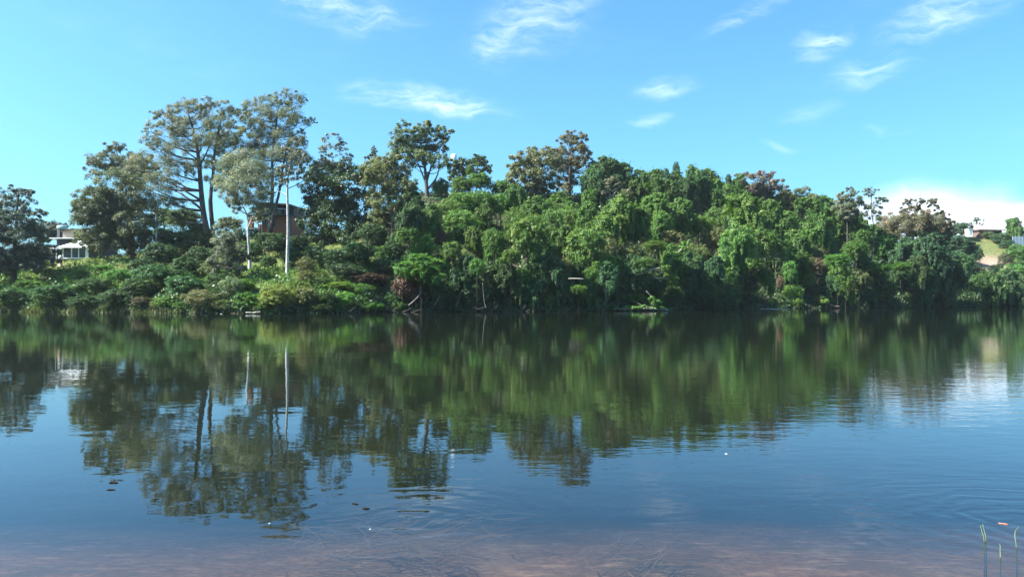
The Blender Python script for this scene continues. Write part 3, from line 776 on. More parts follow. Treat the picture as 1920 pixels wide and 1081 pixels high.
HUMPS = []
def find_D(px, py, ry, dmin=None, lift=.85):
    """depth at which a crown seen at this pixel stands on the slope"""
    u = (px - 960) / F
    D = float(bank_y(u * 110)); 
    for _ in range(8): D = .5 * D + .5 * float(bank_y(u * D))
    D0 = D + .8
    d = D0; best = (1e9, D0)
    while d < D0 + (150 if px > 1800 else 75):
        p = ray(px, py, d)
        gap = p[2] - (gz(p[0], d) + lift * ry * d / F + .4)
        if gap <= 0: return d
        if gap < best[0]: best = (gap, d)
        d += .6
    return best[1]
def hump(px, py, rx, ry, kind, mat, col, name, label, cat='tree', group=None, D=None, lift=.85, part='crown', stem='trunk', bark='bark_dark', rot=None, depth=.85):
    if D is None: D = find_D(px, py, ry, lift=lift)
    c = ray(px, py, D); mpp = D / F
    g0 = max(gz(c[0], c[1]), -.3)
    root = thing(name, label, cat, (c[0], c[1], min(g0, c[2])), group)
    i = int(rng.integers(0, 99))
    o = link(bpy.data.objects.new(part, proto_mesh(kind, i, mat))); o.parent = root
    o.material_slots[0].link = 'OBJECT'; o.material_slots[0].material = M[mat]
    o.location = (0, 0, float(c[2] - root.location.z)); o.rotation_euler = (0, 0, rot if rot is not None else rng.uniform(0, 6.28))
    o.scale = (rx * mpp * 1.0, rx * mpp * (depth + .15), ry * mpp)
    o.color = (*col, 1)
    h = max(.5, float(c[2] - root.location.z) + .2 * ry * mpp)
    s = link(bpy.data.objects.new(stem, stem_mesh(bark))); s.parent = root
    k = min(rx, ry) * mpp
    s.scale = (k * (.45 if c[1] < bank_y(c[0]) else 1), k * (.45 if c[1] < bank_y(c[0]) else 1), h); s.rotation_euler = (0, 0, rng.uniform(0, 6.28))
    HUMPS.append((px, py, rx, ry))
    return root

# --- distinct plants, placed one by one: (px, py, rx, ry, kind, leaf, colour, name, label)
G1 = (1, 1, 1)
SPEC = [
    # skyline and ridge
    (1136, 326, 38, 21, 'dome', 'dark', (1.3, 1.35, 1.1), 'ridge_tree', 'round dark green tree on the ridge right of the tall brownish dome'),
    (1110, 340, 24, 20, 'dome', 'dark', (1.2, 1.25, 1.1), 'ridge_tree', 'smaller dark ridge tree tucked against the tall brownish dome'),
    (1168, 332, 26, 20, 'dome', 'dark', (1.35, 1.4, 1.1), 'ridge_tree', 'dark green ridge tree overlapped by the round one on its left'),
    (1200, 345, 22, 18, 'dome', 'vine', (.9, 1, .95), 'ridge_tree', 'green ridge tree in the dip left of the vine spires'),
    (1205, 326, 7, 8, 'airy', 'dark', (1.3, 1.1, 1.2), 'ridge_sprig', 'small dark tuft poking above the ridge left of the spires'),
    (1228, 342, 22, 18, 'dome', 'vine', (.85, 1, .9), 'ridge_tree', 'vine-covered ridge tree just left of the short spire'),
    (1249, 330, 7, 15, 'column', 'dark', (1.3, 1.4, 1.1), 'vine_spire', 'shorter dark vine spire left of the tallest one'),
    (1268, 322, 7, 20, 'column', 'dark', (1.35, 1.3, 1.2), 'vine_spire', 'tallest thin vine-wrapped spire on the ridge'),
    (1268, 342, 17, 22, 'column', 'vine', (.8, .95, .85), 'vine_tower', 'green vine tower at the foot of the tallest spire'),
    (1297, 334, 16, 17, 'dome', 'vine', (.95, 1.05, .9), 'ridge_tree', 'round-topped ridge tree right of the tallest spire'),
    (1319, 324, 9, 7, 'airy', 'dark', (1.4, 1.4, 1.1), 'ridge_sprig', 'leaning leafy tuft on the ridge between two round trees'),
    (1331, 338, 19, 15, 'dome', 'vine', (1.0, 1.1, .85), 'ridge_tree', 'light-topped dome tree on the ridge right of the leaning tuft'),
    (1366, 337, 6, 11, 'column', 'dark', (1.1, 1.2, 1.1), 'ridge_sprig', 'lone upright dark sprig in the skyline notch left of the mauve tree'),
    (1386, 350, 20, 16, 'dome', 'vine', (.95, 1.05, .9), 'ridge_tree', 'vine-covered ridge tree directly under the mauve sprigs'),
    (1112, 356, 24, 16, 'dome', 'dark', (1.1, 1.15, 1.0), 'ridge_tree', 'shaded tree filling the gap under the smaller dark ridge tree'),
    (1152, 352, 24, 16, 'dome', 'dark', (1.1, 1.15, 1.0), 'ridge_tree', 'shaded tree below the round dark ridge tree'),
    (1192, 362, 26, 17, 'dome', 'vine', (.85, .95, .85), 'ridge_tree', 'green tree below the dip on the ridge, left of the spires'),
    (1222, 358, 26, 17, 'dome', 'vine', (.8, .95, .85), 'ridge_tree', 'vine tree filling the slope below the short spire'),
    (1252, 362, 24, 18, 'dome', 'vine', (.75, .9, .8), 'ridge_tree', 'shaded vine tree in front of the green vine tower'),
    (1288, 360, 24, 18, 'dome', 'dark', (1.15, 1.2, 1.0), 'ridge_tree', 'dark tree below the round-topped ridge tree'),
    (1316, 352, 22, 16, 'dome', 'dark', (1.1, 1.2, 1.0), 'ridge_tree', 'dark tree under the leaning ridge tuft'),
    (1345, 362, 26, 18, 'dome', 'vine', (.9, 1.0, .85), 'ridge_tree', 'vine tree below the light-topped dome on the ridge'),
    (1372, 368, 24, 16, 'dome', 'vine', (.85, 1.0, .85), 'ridge_tree', 'vine tree below the skyline notch'),
    (1425, 372, 28, 16, 'dome', 'vine', (.9, 1.0, .85), 'ridge_tree', 'green tree under the trunk of the mauve tree'),
    (1470, 384, 28, 18, 'dome', 'vine', (.9, 1.0, .85), 'ridge_tree', 'green tree below the left of the olive skyline tree'),
    (1515, 396, 28, 18, 'dome', 'vine', (.85, 1.0, .85), 'ridge_tree', 'green tree below the right of the olive skyline tree'),
    (1575, 412, 28, 20, 'dome', 'vine', (.85, .95, .85), 'ridge_tree', 'green tree left of the trunk of the sprig-topped tree'),
    (1606, 424, 24, 18, 'dome', 'vine', (.85, .95, .85), 'ridge_tree', 'green tree hiding the foot of the sprig-topped tree'),
    (1546, 382, 20, 12, 'dome', 'vine', (.95, 1.0, .9), 'ridge_tree', 'low rounded green tree between the olive and sprig-topped trees'),
    # bright plumes on the left flank of the wood
    (826, 352, 18, 18, 'drape', 'bright', (.72, .9, .75), 'vine_tree', 'bright green plume leaning out at the top left of the wood'),
    (866, 348, 24, 18, 'dome', 'vine', (1.0, 1.15, .8), 'vine_tree', 'fresh green vine mound right of the leaning plume'),
    (880, 322, 7, 9, 'column', 'bright', (.75, .95, .75), 'vine_spire', 'short bright spike of vine under the round-tufted skyline tree'),
    (900, 340, 24, 18, 'drape', 'vine', (.95, 1.15, .8), 'vine_tree', 'green vine-hung tree below the short bright spike'),
    (942, 352, 22, 16, 'drape', 'vine', (1.0, 1.1, .8), 'vine_tree', 'arching vine tree left of the broad brown-tipped tree'),
    (838, 398, 26, 26, 'airy', 'vine', (1.2, 1.25, 1.15), 'bamboo_clump', 'pale feathery clump in front of the bright plumes'),
    (866, 385, 28, 26, 'drape', 'vine', (1.0, 1.1, .85), 'vine_tree', 'long vine-draped tree right of the pale feathery clump'),
    (900, 380, 26, 26, 'drape', 'vine', (.9, 1.05, .85), 'vine_tree', 'dense green draped tree halfway up, left of the arching vine stem'),
    (938, 385, 22, 24, 'drape', 'vine', (.95, 1.1, .8), 'vine_tree', 'tall draped tree in a curved green arch below the brown-tipped tree'),
    (966, 372, 20, 18, 'dome', 'vine', (.85, 1.0, .8), 'vine_tree', 'dark-sided vine mound at the foot of the brown-tipped tree'),
    (822, 446, 18, 16, 'airy', 'dead', (.85, 1.05, 1.0), 'dead_bush', 'fawn dead tangle in the middle of the left flank'),
    (848, 468, 19, 18, 'drape', 'bright', (.85, .9, .85), 'vine_tree', 'pale yellowish vine-topped tree below the fawn dead tangle'),
    (926, 452, 22, 26, 'drape', 'bright', (.70, .88, .70), 'vine_tree', 'bright rounded vine tree leaning left above the dark hollow'),
    (906, 408, 20, 18, 'dome', 'bright', (.68, .82, .68), 'vine_tree', 'light-crowned vine tree above the bright one that leans left'),
    (894, 500, 14, 17, 'drape', 'bright', (.72, .92, .66), 'vine_tree', 'bright small vine crown hanging in front of the dark hollow'),
    (958, 480, 18, 15, 'drape', 'bright', (.70, .92, .62), 'vine_tree', 'bright round vine top right of the dark hollow'),
    (978, 520, 20, 20, 'drape', 'vine', (.8, 1.0, .75), 'vine_tree', 'shaded vine curtain under the bright round vine top'),
    (765, 442, 24, 18, 'drape', 'bright', (.62, .80, .55), 'vine_tree', 'green vine arch right of the reddish-trunked tree'),
    (790, 470, 28, 20, 'dome', 'vine', (1.0, 1.15, .85), 'vine_tree', 'leafy mound above the long bright shelf of vines'),
    (790, 498, 40, 15, 'dome', 'bright', (.72, .90, .60), 'vine_shelf', 'long bright shelf of vines above the brown dead shrub'),
    (722, 472, 22, 14, 'drape', 'bright', (.55, .75, .58), 'vine_tree', 'small bright vine bough left of the reddish trunk'),
    # middle of the wood
    (1000, 396, 26, 20, 'dome', 'vine', (.75, .92, .75), 'vine_tree', 'shaded vine mound below the trunk of the brown-tipped tree'),
    (1046, 382, 24, 16, 'dome', 'vine', (.85, 1.05, .78), 'vine_tree', 'domed vine tree with a smooth curved top under the tall brown tree'),
    (1066, 396, 24, 22, 'drape', 'vine', (.8, .95, .8), 'vine_tree', 'dark-sided vine tree right of the smooth curved dome'),
    (1034, 418, 24, 30, 'drape', 'vine', (1.0, 1.1, .9), 'vine_tree', 'tall draped vine cone in the centre of the wood'),
    (1068, 410, 20, 26, 'airy', 'vine', (1.2, 1.2, 1.0), 'vine_tree', 'lighter fluffy tree right of the tall draped cone'),
    (1105, 374, 16, 22, 'column', 'vine', (.9, 1.1, .85), 'vine_tower', 'upright vine column below the dark ridge trees'),
    (1100, 412, 22, 24, 'dome', 'vine', (.95, 1.08, .85), 'vine_tree', 'humped vine tree below the upright vine column'),
    (1172, 370, 16, 16, 'airy', 'olive', (1.0, 1.1, .9), 'olive_bush', 'olive bush right of the half-bare tree'),
    (1125, 430, 30, 22, 'dome', 'vine', (1.15, 1.2, .95), 'vine_tree', 'broad sunlit vine mound left of the centre of the slope'),
    (1190, 415, 28, 24, 'dome', 'vine', (1.0, 1.1, .85), 'vine_tree', 'rounded vine tree left of the bare forked trunk'),
    (1232, 395, 28, 24, 'dome', 'vine', (1.0, 1.15, .85), 'vine_tree', 'big clustered vine crown just above the bare forked trunk'),
    (1240, 425, 20, 20, 'dome', 'vine', (.95, 1.1, .85), 'vine_tree', 'vine crown pressed against the left of the bare forked trunk'),
    (1140, 468, 20, 24, 'airy', 'olive', (1.15, 1.1, .95), 'olive_bush', 'olive tangle with dry brown streaks in the mid slope'),
    (1185, 478, 26, 22, 'airy', 'olive', (1.05, 1.15, .9), 'olive_bush', 'olive bush right of the dry-streaked tangle'),
    (1210, 493, 20, 12, 'airy', 'bright', (.85, .90, .85), 'vine_tree', 'pale leafy mound just above the bare white boughs'),
    (1228, 462, 22, 12, 'drape', 'bright', (.75, .90, .70), 'vine_tree', 'light vine bough above the pale leafy mound'),
    (1056, 505, 20, 22, 'airy', 'olive', (1.3, 1.25, 1.0), 'olive_bush', 'yellowish leafy tree left of the short bare branch'),
    (1108, 512, 15, 12, 'drape', 'bright', (.85, 1.0, .75), 'vine_bough', 'bright leaning vine bough right of the short bare branch'),
    (1118, 497, 9, 9, 'drape', 'bright', (.75, .92, .70), 'vine_bough', 'small bright tuft at the tip of the leaning vine bough'),
    (1085, 542, 16, 9, 'drape', 'bright', (1.0, 1.05, .75), 'vine_bough', 'yellow-green hanging vine tuft below the short bare branch'),
    (1028, 562, 20, 17, 'drape', 'bright', (.85, .95, .85), 'water_edge_bush', 'pale drooping bush touching the water left of centre'),
    (1187, 560, 24, 12, 'airy', 'bright', (.85, .92, .85), 'water_edge_bush', 'pale leafy bush rising behind the fallen vine-covered log'),
    (1300, 478, 30, 22, 'airy', 'olive', (1.1, 1.2, .9), 'olive_bush', 'olive-green bush right of the slanting vine stem'),
    (1345, 450, 34, 26, 'airy', 'olive', (1.25, 1.25, 1.0), 'olive_bush', 'large pale olive bush in the middle of the slope'),
    (1310, 425, 32, 24, 'airy', 'vine', (1.25, 1.3, 1.05), 'bamboo_clump', 'pale feathery clump right of the bare forked trunk'),
    (1383, 438, 22, 14, 'airy', 'dead', (.72, .92, .9), 'dead_bush', 'dry pinkish-brown patch high on the right-hand slope'),
    (1352, 488, 13, 26, 'airy', 'dead', (.52, .62, .58), 'dead_bush', 'hanging strip of dry brown vine in the mid slope'),
    (1425, 494, 7, 5, 'shrub', 'dead', (1.0, .62, .55), 'dead_bush', 'small rust-red patch above the bright hanging vine bough'),
    (1410, 495, 26, 12, 'drape', 'bright', (.80, .98, .70), 'vine_bough', 'bright vine bough that starts the arch toward the water'),
    (1435, 520, 18, 18, 'drape', 'bright', (.72, .95, .66), 'vine_bough', 'bright vine bough hanging low at the end of the arch'),
    (1446, 545, 7, 12, 'drape', 'bright', (.75, .98, .65), 'vine_tassel', 'hanging bright tip below the vine arch'),
    # right part
    (1482, 508, 15, 22, 'drape', 'bright', (.75, .92, .72), 'vine_column', 'upper part of the bright vine column above the water'),
    (1489, 545, 19, 15, 'drape', 'bright', (.80, 1.0, .72), 'vine_column', 'wide bright vine bulge halfway down to the water'),
    (1493, 569, 13, 13, 'shrub', 'bright', (.85, 1.0, .78), 'water_edge_bush', 'bright bush standing in the water below the vine bulge'),
    (1537, 564, 11, 12, 'shrub', 'bright', (.80, .98, .70), 'water_edge_bush', 'bright green bush at the left end of the short stranded log'),
    (1581, 571, 4.5, 9, 'column', 'olive', (1.5, 1.5, 1.1), 'water_edge_stump', 'small leafy stump in the water right of the stranded log'),
    (1530, 498, 26, 16, 'airy', 'dead', (.72, .95, .85), 'dead_bush', 'fawn dry tangle left of the slanting vine-covered bough'),
    (1463, 530, 8, 14, 'airy', 'dead', (.7, .8, .8), 'dead_bush', 'pale withered strip left of the bright vine column'),
    (1515, 525, 14, 14, 'drape', 'vine', (.9, 1.1, .9), 'vine_tree', 'blue-green vine clump under the fawn dry tangle'),
    (1570, 488, 24, 14, 'drape', 'bright', (.65, .85, .62), 'vine_bough', 'lower half of the slanting vine-covered bough on the right'),
    (1604, 468, 24, 18, 'drape', 'bright', (.68, .84, .66), 'vine_bough', 'upper half of the slanting vine-covered bough on the right'),
    (1618, 444, 14, 16, 'drape', 'bright', (.62, .78, .60), 'vine_bough', 'leafy top end of the slanting vine-covered bough'),
    (1585, 528, 18, 22, 'drape', 'bright', (.72, .98, .72), 'vine_bough', 'big bright hanging vine lobe over the dark water edge'),
    (1598, 556, 6, 14, 'drape', 'bright', (.70, .92, .65), 'vine_tassel', 'narrow vine tassel below the big hanging lobe'),
    (1648, 502, 22, 9, 'drape', 'bright', (.62, .92, .60), 'vine_bough', 'flat bright vine bough reaching out left of its twin'),
    (1688, 500, 22, 10, 'drape', 'bright', (.60, .90, .60), 'vine_bough', 'flat bright vine bough on the right of its twin'),
    (1660, 462, 26, 16, 'dome', 'vine', (.7, .85, .75), 'vine_tree', 'shaded round tree left of the gnarled brown tree'),
    (1640, 440, 24, 14, 'dome', 'vine', (.85, .95, .8), 'vine_tree', 'green mound under the thin umbrella-shaped tree'),
    (1802, 432, 22, 16, 'dome', 'dark', (1.1, 1.15, 1.2), 'dark_tree', 'dark tree on the right shoulder of the gnarled brown tree'),
    (1795, 466, 34, 26, 'dome', 'dark', (.9, .95, 1.1), 'dark_tree', 'large dark tree left of the bare earth slope'),
    (1750, 482, 34, 30, 'dome', 'dark', (.9, .95, 1.05), 'dark_tree', 'dark leafy mass right of the gnarled tree trunk'),
    (1696, 478, 26, 22, 'dome', 'dark', (.95, 1.0, 1.05), 'dark_tree', 'dark leafy mass left of the gnarled tree trunk'),
    (1822, 478, 18, 22, 'dome', 'dark', (.95, 1.0, 1.1), 'dark_tree', 'rounded dark tree edging the grassy hill'),
    (1824, 512, 24, 18, 'dome', 'dark', (.85, .95, 1.05), 'dark_tree', 'dark low tree below the bare earth slope'),
    (1862, 506, 9, 11, 'shrub', 'dark', (.9, .95, 1.0), 'dark_bush', 'small dark bush standing against the bare earth, left one'),
    (1874, 503, 8, 12, 'shrub', 'dark', (1.0, 1.0, 1.0), 'dark_bush', 'small pointed dark bush against the bare earth, right one'),
    (1902, 432, 20, 20, 'tower', 'vine', (.85, 1.0, .95), 'hill_tree', 'round tree on top of the grassy hill right of the house'),
    (1876, 446, 20, 11, 'shrub', 'dark', (1.3, 1.2, 1.2), 'hill_bush', 'dark purplish bush in front of the house on the hill'),
    (1852, 440, 12, 7, 'shrub', 'olive', (.9, 1.0, .9), 'hill_bush', 'pale green bush below the left of the hill house'),
    (1888, 458, 14, 9, 'shrub', 'dark', (.9, .95, 1.1), 'hill_bush', 'dark bush below the blue-grey fence'),
    (1912, 478, 24, 22, 'dome', 'vine', (.8, .95, .85), 'hill_tree', 'round green tree at the right edge below the blue-grey fence'),
    (1885, 486, 13, 13, 'airy', 'olive', (.75, .85, .8), 'hill_tree', 'small grey-stemmed tree right of the bare earth slope'),
    (1905, 515, 26, 22, 'dome', 'vine', (.85, 1.0, .85), 'bank_tree', 'mid-green tree low at the right edge of the picture'),
    # left bank shrubs
    (308, 408, 26, 20, 'dome', 'dark', (1.1, 1.15, .95), 'garden_tree', 'dark green tree right behind the white lamp pole'),
    (344, 412, 34, 22, 'dome', 'olive', (.65, .8, .6), 'garden_tree', 'rounded dull green tree left of the spreading gum trunk'),
    (302, 438, 18, 12, 'shrub', 'bright', (.62, .78, .48), 'garden_bush', 'yellow-green bush lit up right of the lamp pole'),
    (330, 456, 40, 28, 'dome', 'dark', (1.0, 1.05, .95), 'garden_tree', 'dark spreading tree below the dull green one'),
    (370, 442, 24, 26, 'dome', 'dark', (1.1, 1.2, .9), 'garden_tree', 'dark leafy tree at the foot of the spreading gum'),
    (378, 482, 26, 20, 'dome', 'dark', (.95, 1.0, .95), 'garden_bush', 'dark bush left of the weeping grey cone'),
    (430, 420, 26, 14, 'shrub', 'olive', (1.0, 1.05, .8), 'garden_bush', 'pale olive bush right behind the weeping grey cone'),
    (448, 452, 16, 26, 'dome', 'dark', (.95, 1.05, .9), 'garden_bush', 'dark bush left of the shorter white trunk'),
    (500, 448, 26, 14, 'shrub', 'dark', (1.0, 1.05, .9), 'garden_bush', 'dark leafy bush under the brick house'),
    (503, 492, 16, 14, 'dome', 'dark', (1.1, 1.15, .85), 'garden_bush', 'dark rounded bush between the white trunks'),
    (575, 500, 20, 20, 'airy', 'olive', (.95, .95, .7), 'garden_bush', 'olive bush with fawn leaves right of the tall white trunk'),
    (150, 512, 16, 8, 'shrub', 'vine', (1.0, 1.15, .9), 'low_bush', 'low round green bush on the lawn below the pavilion'),
    (122, 508, 13, 6, 'shrub', 'vine', (1.05, 1.2, .85), 'low_bush', 'small low bush left of the round one below the pavilion'),
    (192, 503, 20, 8, 'shrub', 'vine', (.95, 1.15, .85), 'low_bush', 'low green bush at the foot of the dense grey-green tree'),
    (226, 518, 30, 15, 'shrub', 'vine', (.8, 1.05, .8), 'bank_bush', 'large green bush on the bank below the slim brown trunk'),
    (180, 535, 36, 16, 'shrub', 'dark', (1.1, 1.1, .9), 'bank_bush', 'dull dark bush on the bank edge under the lawn'),
    (262, 540, 32, 20, 'dome', 'dark', (1.1, 1.25, .9), 'bank_bush', 'dark green bush beside the bright one near the water'),
    (330, 520, 34, 18, 'shrub', 'dark', (1.1, 1.15, .85), 'bank_bush', 'dark bush above the brownish water-side one'),
    (222, 558, 36, 18, 'dome', 'dark', (.9, 1.0, .9), 'bank_bush', 'shaded bush hanging to the water left of the bright one'),
    (110, 550, 50, 20, 'shrub', 'dark', (1.0, 1.1, .9), 'bank_bush', 'long shaded bush along the left bank'),
    (30, 556, 45, 18, 'shrub', 'dark', (1.0, 1.1, .9), 'bank_bush', 'shaded bush under the far-left she-oak'),
    (312, 568, 24, 13, 'shrub', 'bright', (.85, 1.05, .62), 'bank_bush', 'bright fresh-green bush at the water edge on the left'),
    (382, 562, 40, 20, 'airy', 'brown', (.95, 1.0, .8), 'bank_bush', 'brownish seedy bush right of the bright fresh-green one'),
    (432, 540, 24, 22, 'airy', 'gum', (.85, .98, .75), 'bank_bush', 'grey-green wispy bush above the brownish one'),
    (462, 566, 26, 20, 'shrub', 'bright', (.62, .85, .55), 'bank_bush', 'lush green bush left of the olive one'),
    (522, 558, 38, 26, 'shrub', 'olive', (1.25, 1.3, .62), 'bank_bush', 'big olive bush below the tall white trunk'),
    (572, 558, 24, 24, 'shrub', 'olive', (1.05, 1.05, .7), 'bank_bush', 'dull olive bush right of the big olive one'),
    (575, 522, 20, 16, 'shrub', 'olive', (1.0, .95, .65), 'bank_bush', 'olive bush higher up, right of the white trunk base'),
    (612, 560, 20, 18, 'shrub', 'bright', (.42, .60, .42), 'bank_bush', 'dark green bush right of the dull olive pair'),
    (632, 536, 32, 9, 'shrub', 'bright', (1.05, 1.10, .70), 'bank_bush', 'sunlit yellow-green low bush on the bank'),
    (645, 562, 24, 18, 'shrub', 'vine', (.95, 1.2, .75), 'bank_bush', 'green bush below the sunlit yellow-green one'),
    (680, 542, 22, 12, 'shrub', 'bright', (.55, .75, .50), 'bank_bush', 'green bush right of the sunlit yellow-green one'),
    (656, 572, 7, 11, 'airy', 'dead', (.8, .8, .8), 'dead_bush', 'small fawn dead bush on the left bank edge'),
    (692, 522, 38, 11, 'airy', 'dead', (.26, .25, .23), 'dead_bush', 'dark reddish-brown bush under the large dark tree'),
    (692, 575, 30, 11, 'shrub', 'bright', (.72, .98, .68), 'bank_bush', 'bright green low bush left of the brown dead shrub'),
    (745, 575, 18, 12, 'shrub', 'bright', (.70, .85, .78), 'water_edge_bush', 'pale green bush under the brown dead shrub'),
    (762, 540, 26, 34, 'shrub', 'dead', (.62, .58, .56), 'dead_bush', 'large reddish-brown dead shrub at the water edge'),
    (300, 478, 32, 24, 'dome', 'dark', (.9, .95, .95), 'garden_bush', 'dark bush at the foot of the lamp pole, right side'),
    (268, 500, 26, 16, 'dome', 'dark', (.9, 1.0, .95), 'garden_bush', 'dark bush between the slim brown trunk and the lamp pole'),
    (350, 500, 30, 20, 'dome', 'dark', (1.0, 1.05, .9), 'garden_bush', 'dark bush halfway between the lamp pole and the weeping cone'),
    (390, 452, 18, 20, 'dome', 'dark', (1.0, 1.05, .9), 'garden_bush', 'dark bush behind the upright gum trunk base'),
    (395, 505, 22, 16, 'shrub', 'olive', (.7, .8, .6), 'garden_bush', 'dull olive bush hugging the weeping cone on its left'),
    (470, 470, 22, 18, 'dome', 'dark', (1.0, 1.05, .9), 'garden_bush', 'dark bush behind the shorter white trunk'),
    (520, 462, 26, 18, 'dome', 'dark', (.9, .95, .9), 'garden_bush', 'shaded bush at the foot of the twin dark trunks'),
    (548, 482, 20, 18, 'dome', 'dark', (1.1, 1.1, .8), 'garden_bush', 'leafy bush right behind the tall white trunk'),
    (600, 530, 24, 14, 'shrub', 'dark', (1.3, 1.3, .8), 'garden_bush', 'mid-green bush at the foot of the large dark tree'),
    (650, 508, 34, 16, 'dome', 'dark', (.9, .95, .9), 'garden_bush', 'dark spreading bush under the large dark tree'),
    (60, 535, 30, 12, 'shrub', 'vine', (.9, 1.1, .8), 'bank_bush', 'green bush right of the she-oak trunk foot'),
    (268, 566, 24, 12, 'shrub', 'brown', (.5, .5, .45), 'bank_bush', 'low brown bush on the water edge left of the bright one'),
    (160, 566, 34, 14, 'shrub', 'dark', (.9, .95, .9), 'bank_bush', 'low shaded bush at the water edge below the lawn'),
    (70, 496, 26, 12, 'shrub', 'dark', (1.0, 1.0, 1.0), 'garden_bush', 'shaded bush left of the pink pillar'),
    (768, 415, 26, 24, 'dome', 'dark', (1.0, 1.05, .95), 'dark_tree', 'shaded tree right of the reddish trunk, under the dark-limbed tree'),
    (700, 440, 26, 22, 'dome', 'dark', (.95, 1.0, .95), 'dark_tree', 'shaded tree left of the reddish trunk'),
    (668, 475, 34, 24, 'dome', 'dark', (1.0, 1.05, .9), 'dark_tree', 'big shaded tree below the large dark broad-leaved one'),
    (770, 385, 22, 20, 'dome', 'dark', (1.1, 1.1, 1.0), 'dark_tree', 'small shaded tree at the foot of the dark-limbed skyline tree'),
    (752, 505, 26, 20, 'dome', 'dark', (1.0, 1.1, .9), 'bank_bush', 'shaded bush above the brown dead shrub'),
    (560, 540, 26, 16, 'shrub', 'bright', (.75, .90, .50), 'bank_bush', 'fresh grassy bush at the foot of the tall white trunk'),
    (455, 535, 26, 14, 'shrub', 'bright', (.75, .92, .50), 'bank_bush', 'fresh grassy bush below the shorter white trunk'),
    (290, 520, 40, 26, 'dome', 'dark', (1.05, 1.2, .9), 'bank_bush', 'large dark bush above the bright fresh-green one'),
    (350, 536, 40, 22, 'dome', 'dark', (1.0, 1.15, .85), 'bank_bush', 'large dark bush behind the brownish seedy one'),
    (410, 530, 26, 18, 'dome', 'dark', (1.1, 1.15, .85), 'bank_bush', 'dark bush just below the weeping grey cone'),
    (740, 470, 22, 20, 'dome', 'dark', (.9, .95, .9), 'bank_bush', 'dark bush at the foot of the reddish trunk'),
    (536, 462, 24, 16, 'dome', 'dark', (1.0, 1.05, .9), 'garden_bush', 'dark bush under the right half of the brick house'),
    (562, 462, 20, 20, 'dome', 'dark', (1.0, 1.1, .9), 'garden_bush', 'dark bush at the right-hand corner of the brick house'),
    (478, 440, 16, 14, 'shrub', 'olive', (.8, .9, .6), 'garden_bush', 'olive bush below the left brick pier of the house'),
    (596, 480, 26, 22, 'dome', 'dark', (1.0, 1.1, .9), 'garden_bush', 'dark bush under the left boughs of the large dark tree'),
    (636, 486, 30, 22, 'dome', 'dark', (.95, 1.0, .9), 'garden_bush', 'dark bush around the trunk of the large dark tree'),
    (528, 446, 15, 11, 'shrub', 'dark', (1.1, 1.2, .9), 'garden_bush', 'small leafy bush against the right half of the brick wall'),
    (300, 572, 20, 10, 'shrub', 'olive', (.8, .9, .6), 'bank_bush', 'low dull bush at the water edge left of the bright one'),
    (345, 574, 22, 10, 'shrub', 'vine', (.8, 1.0, .7), 'bank_bush', 'low green bush at the water edge under the brownish one'),
    (425, 572, 26, 12, 'shrub', 'olive', (.8, .9, .6), 'bank_bush', 'low olive bush at the water edge right of the brownish one'),
    (490, 574, 22, 11, 'shrub', 'vine', (.9, 1.0, .7), 'bank_bush', 'low green bush on the water edge behind the driftwood'),
    (600, 576, 26, 10, 'shrub', 'olive', (.7, .8, .5), 'bank_bush', 'low dull bush on the water edge under the dull olive one'),
    (720, 500, 24, 16, 'dome', 'dark', (1.1, 1.2, .9), 'bank_bush', 'dark bush left of the long bright vine shelf'),
]
REF = {  # short landmark phrases for labels of the many unnamed vine trees
    'tall dark-limbed tree': (800, 300), 'pale feathery clump': (838, 398), 'fawn dead tangle': (822, 446), 'bright vine shelf': (790, 498), 'brown dead shrub': (762, 540),
    'dark hollow': (905, 545), 'broad brown-tipped tree': (1000, 320), 'tall brown tree': (1070, 300), 'pale drooping bush': (1028, 562), 'short bare branch': (1078, 522),
    'fallen log': (1200, 578), 'half-bare tree': (1142, 365), 'bare forked trunk': (1265, 415), 'tallest spire': (1268, 320), 'bare white boughs': (1228, 515), 'mauve tree': (1430, 345),
    'pinkish dry patch': (1383, 438), 'large olive bush': (1345, 455), 'hanging vine arch': (1430, 510), 'bright vine column': (1485, 520), 'fawn dry tangle': (1530, 498),
    'olive ridge tree': (1500, 370), 'sprig-topped tree': (1592, 380), 'slanting vine bough': (1600, 465), 'hanging vine lobe': (1585, 528), 'stranded log': (1560, 575),
    'flat bright boughs': (1668, 500), 'gnarled brown tree': (1715, 430), 'bare earth slope': (1860, 485), 'pine top': (701, 300), 'white-roofed pavilion': (140, 465), 'reddish trunk': (738, 430)}
PART = {'bush': ('foliage', 'stem')}
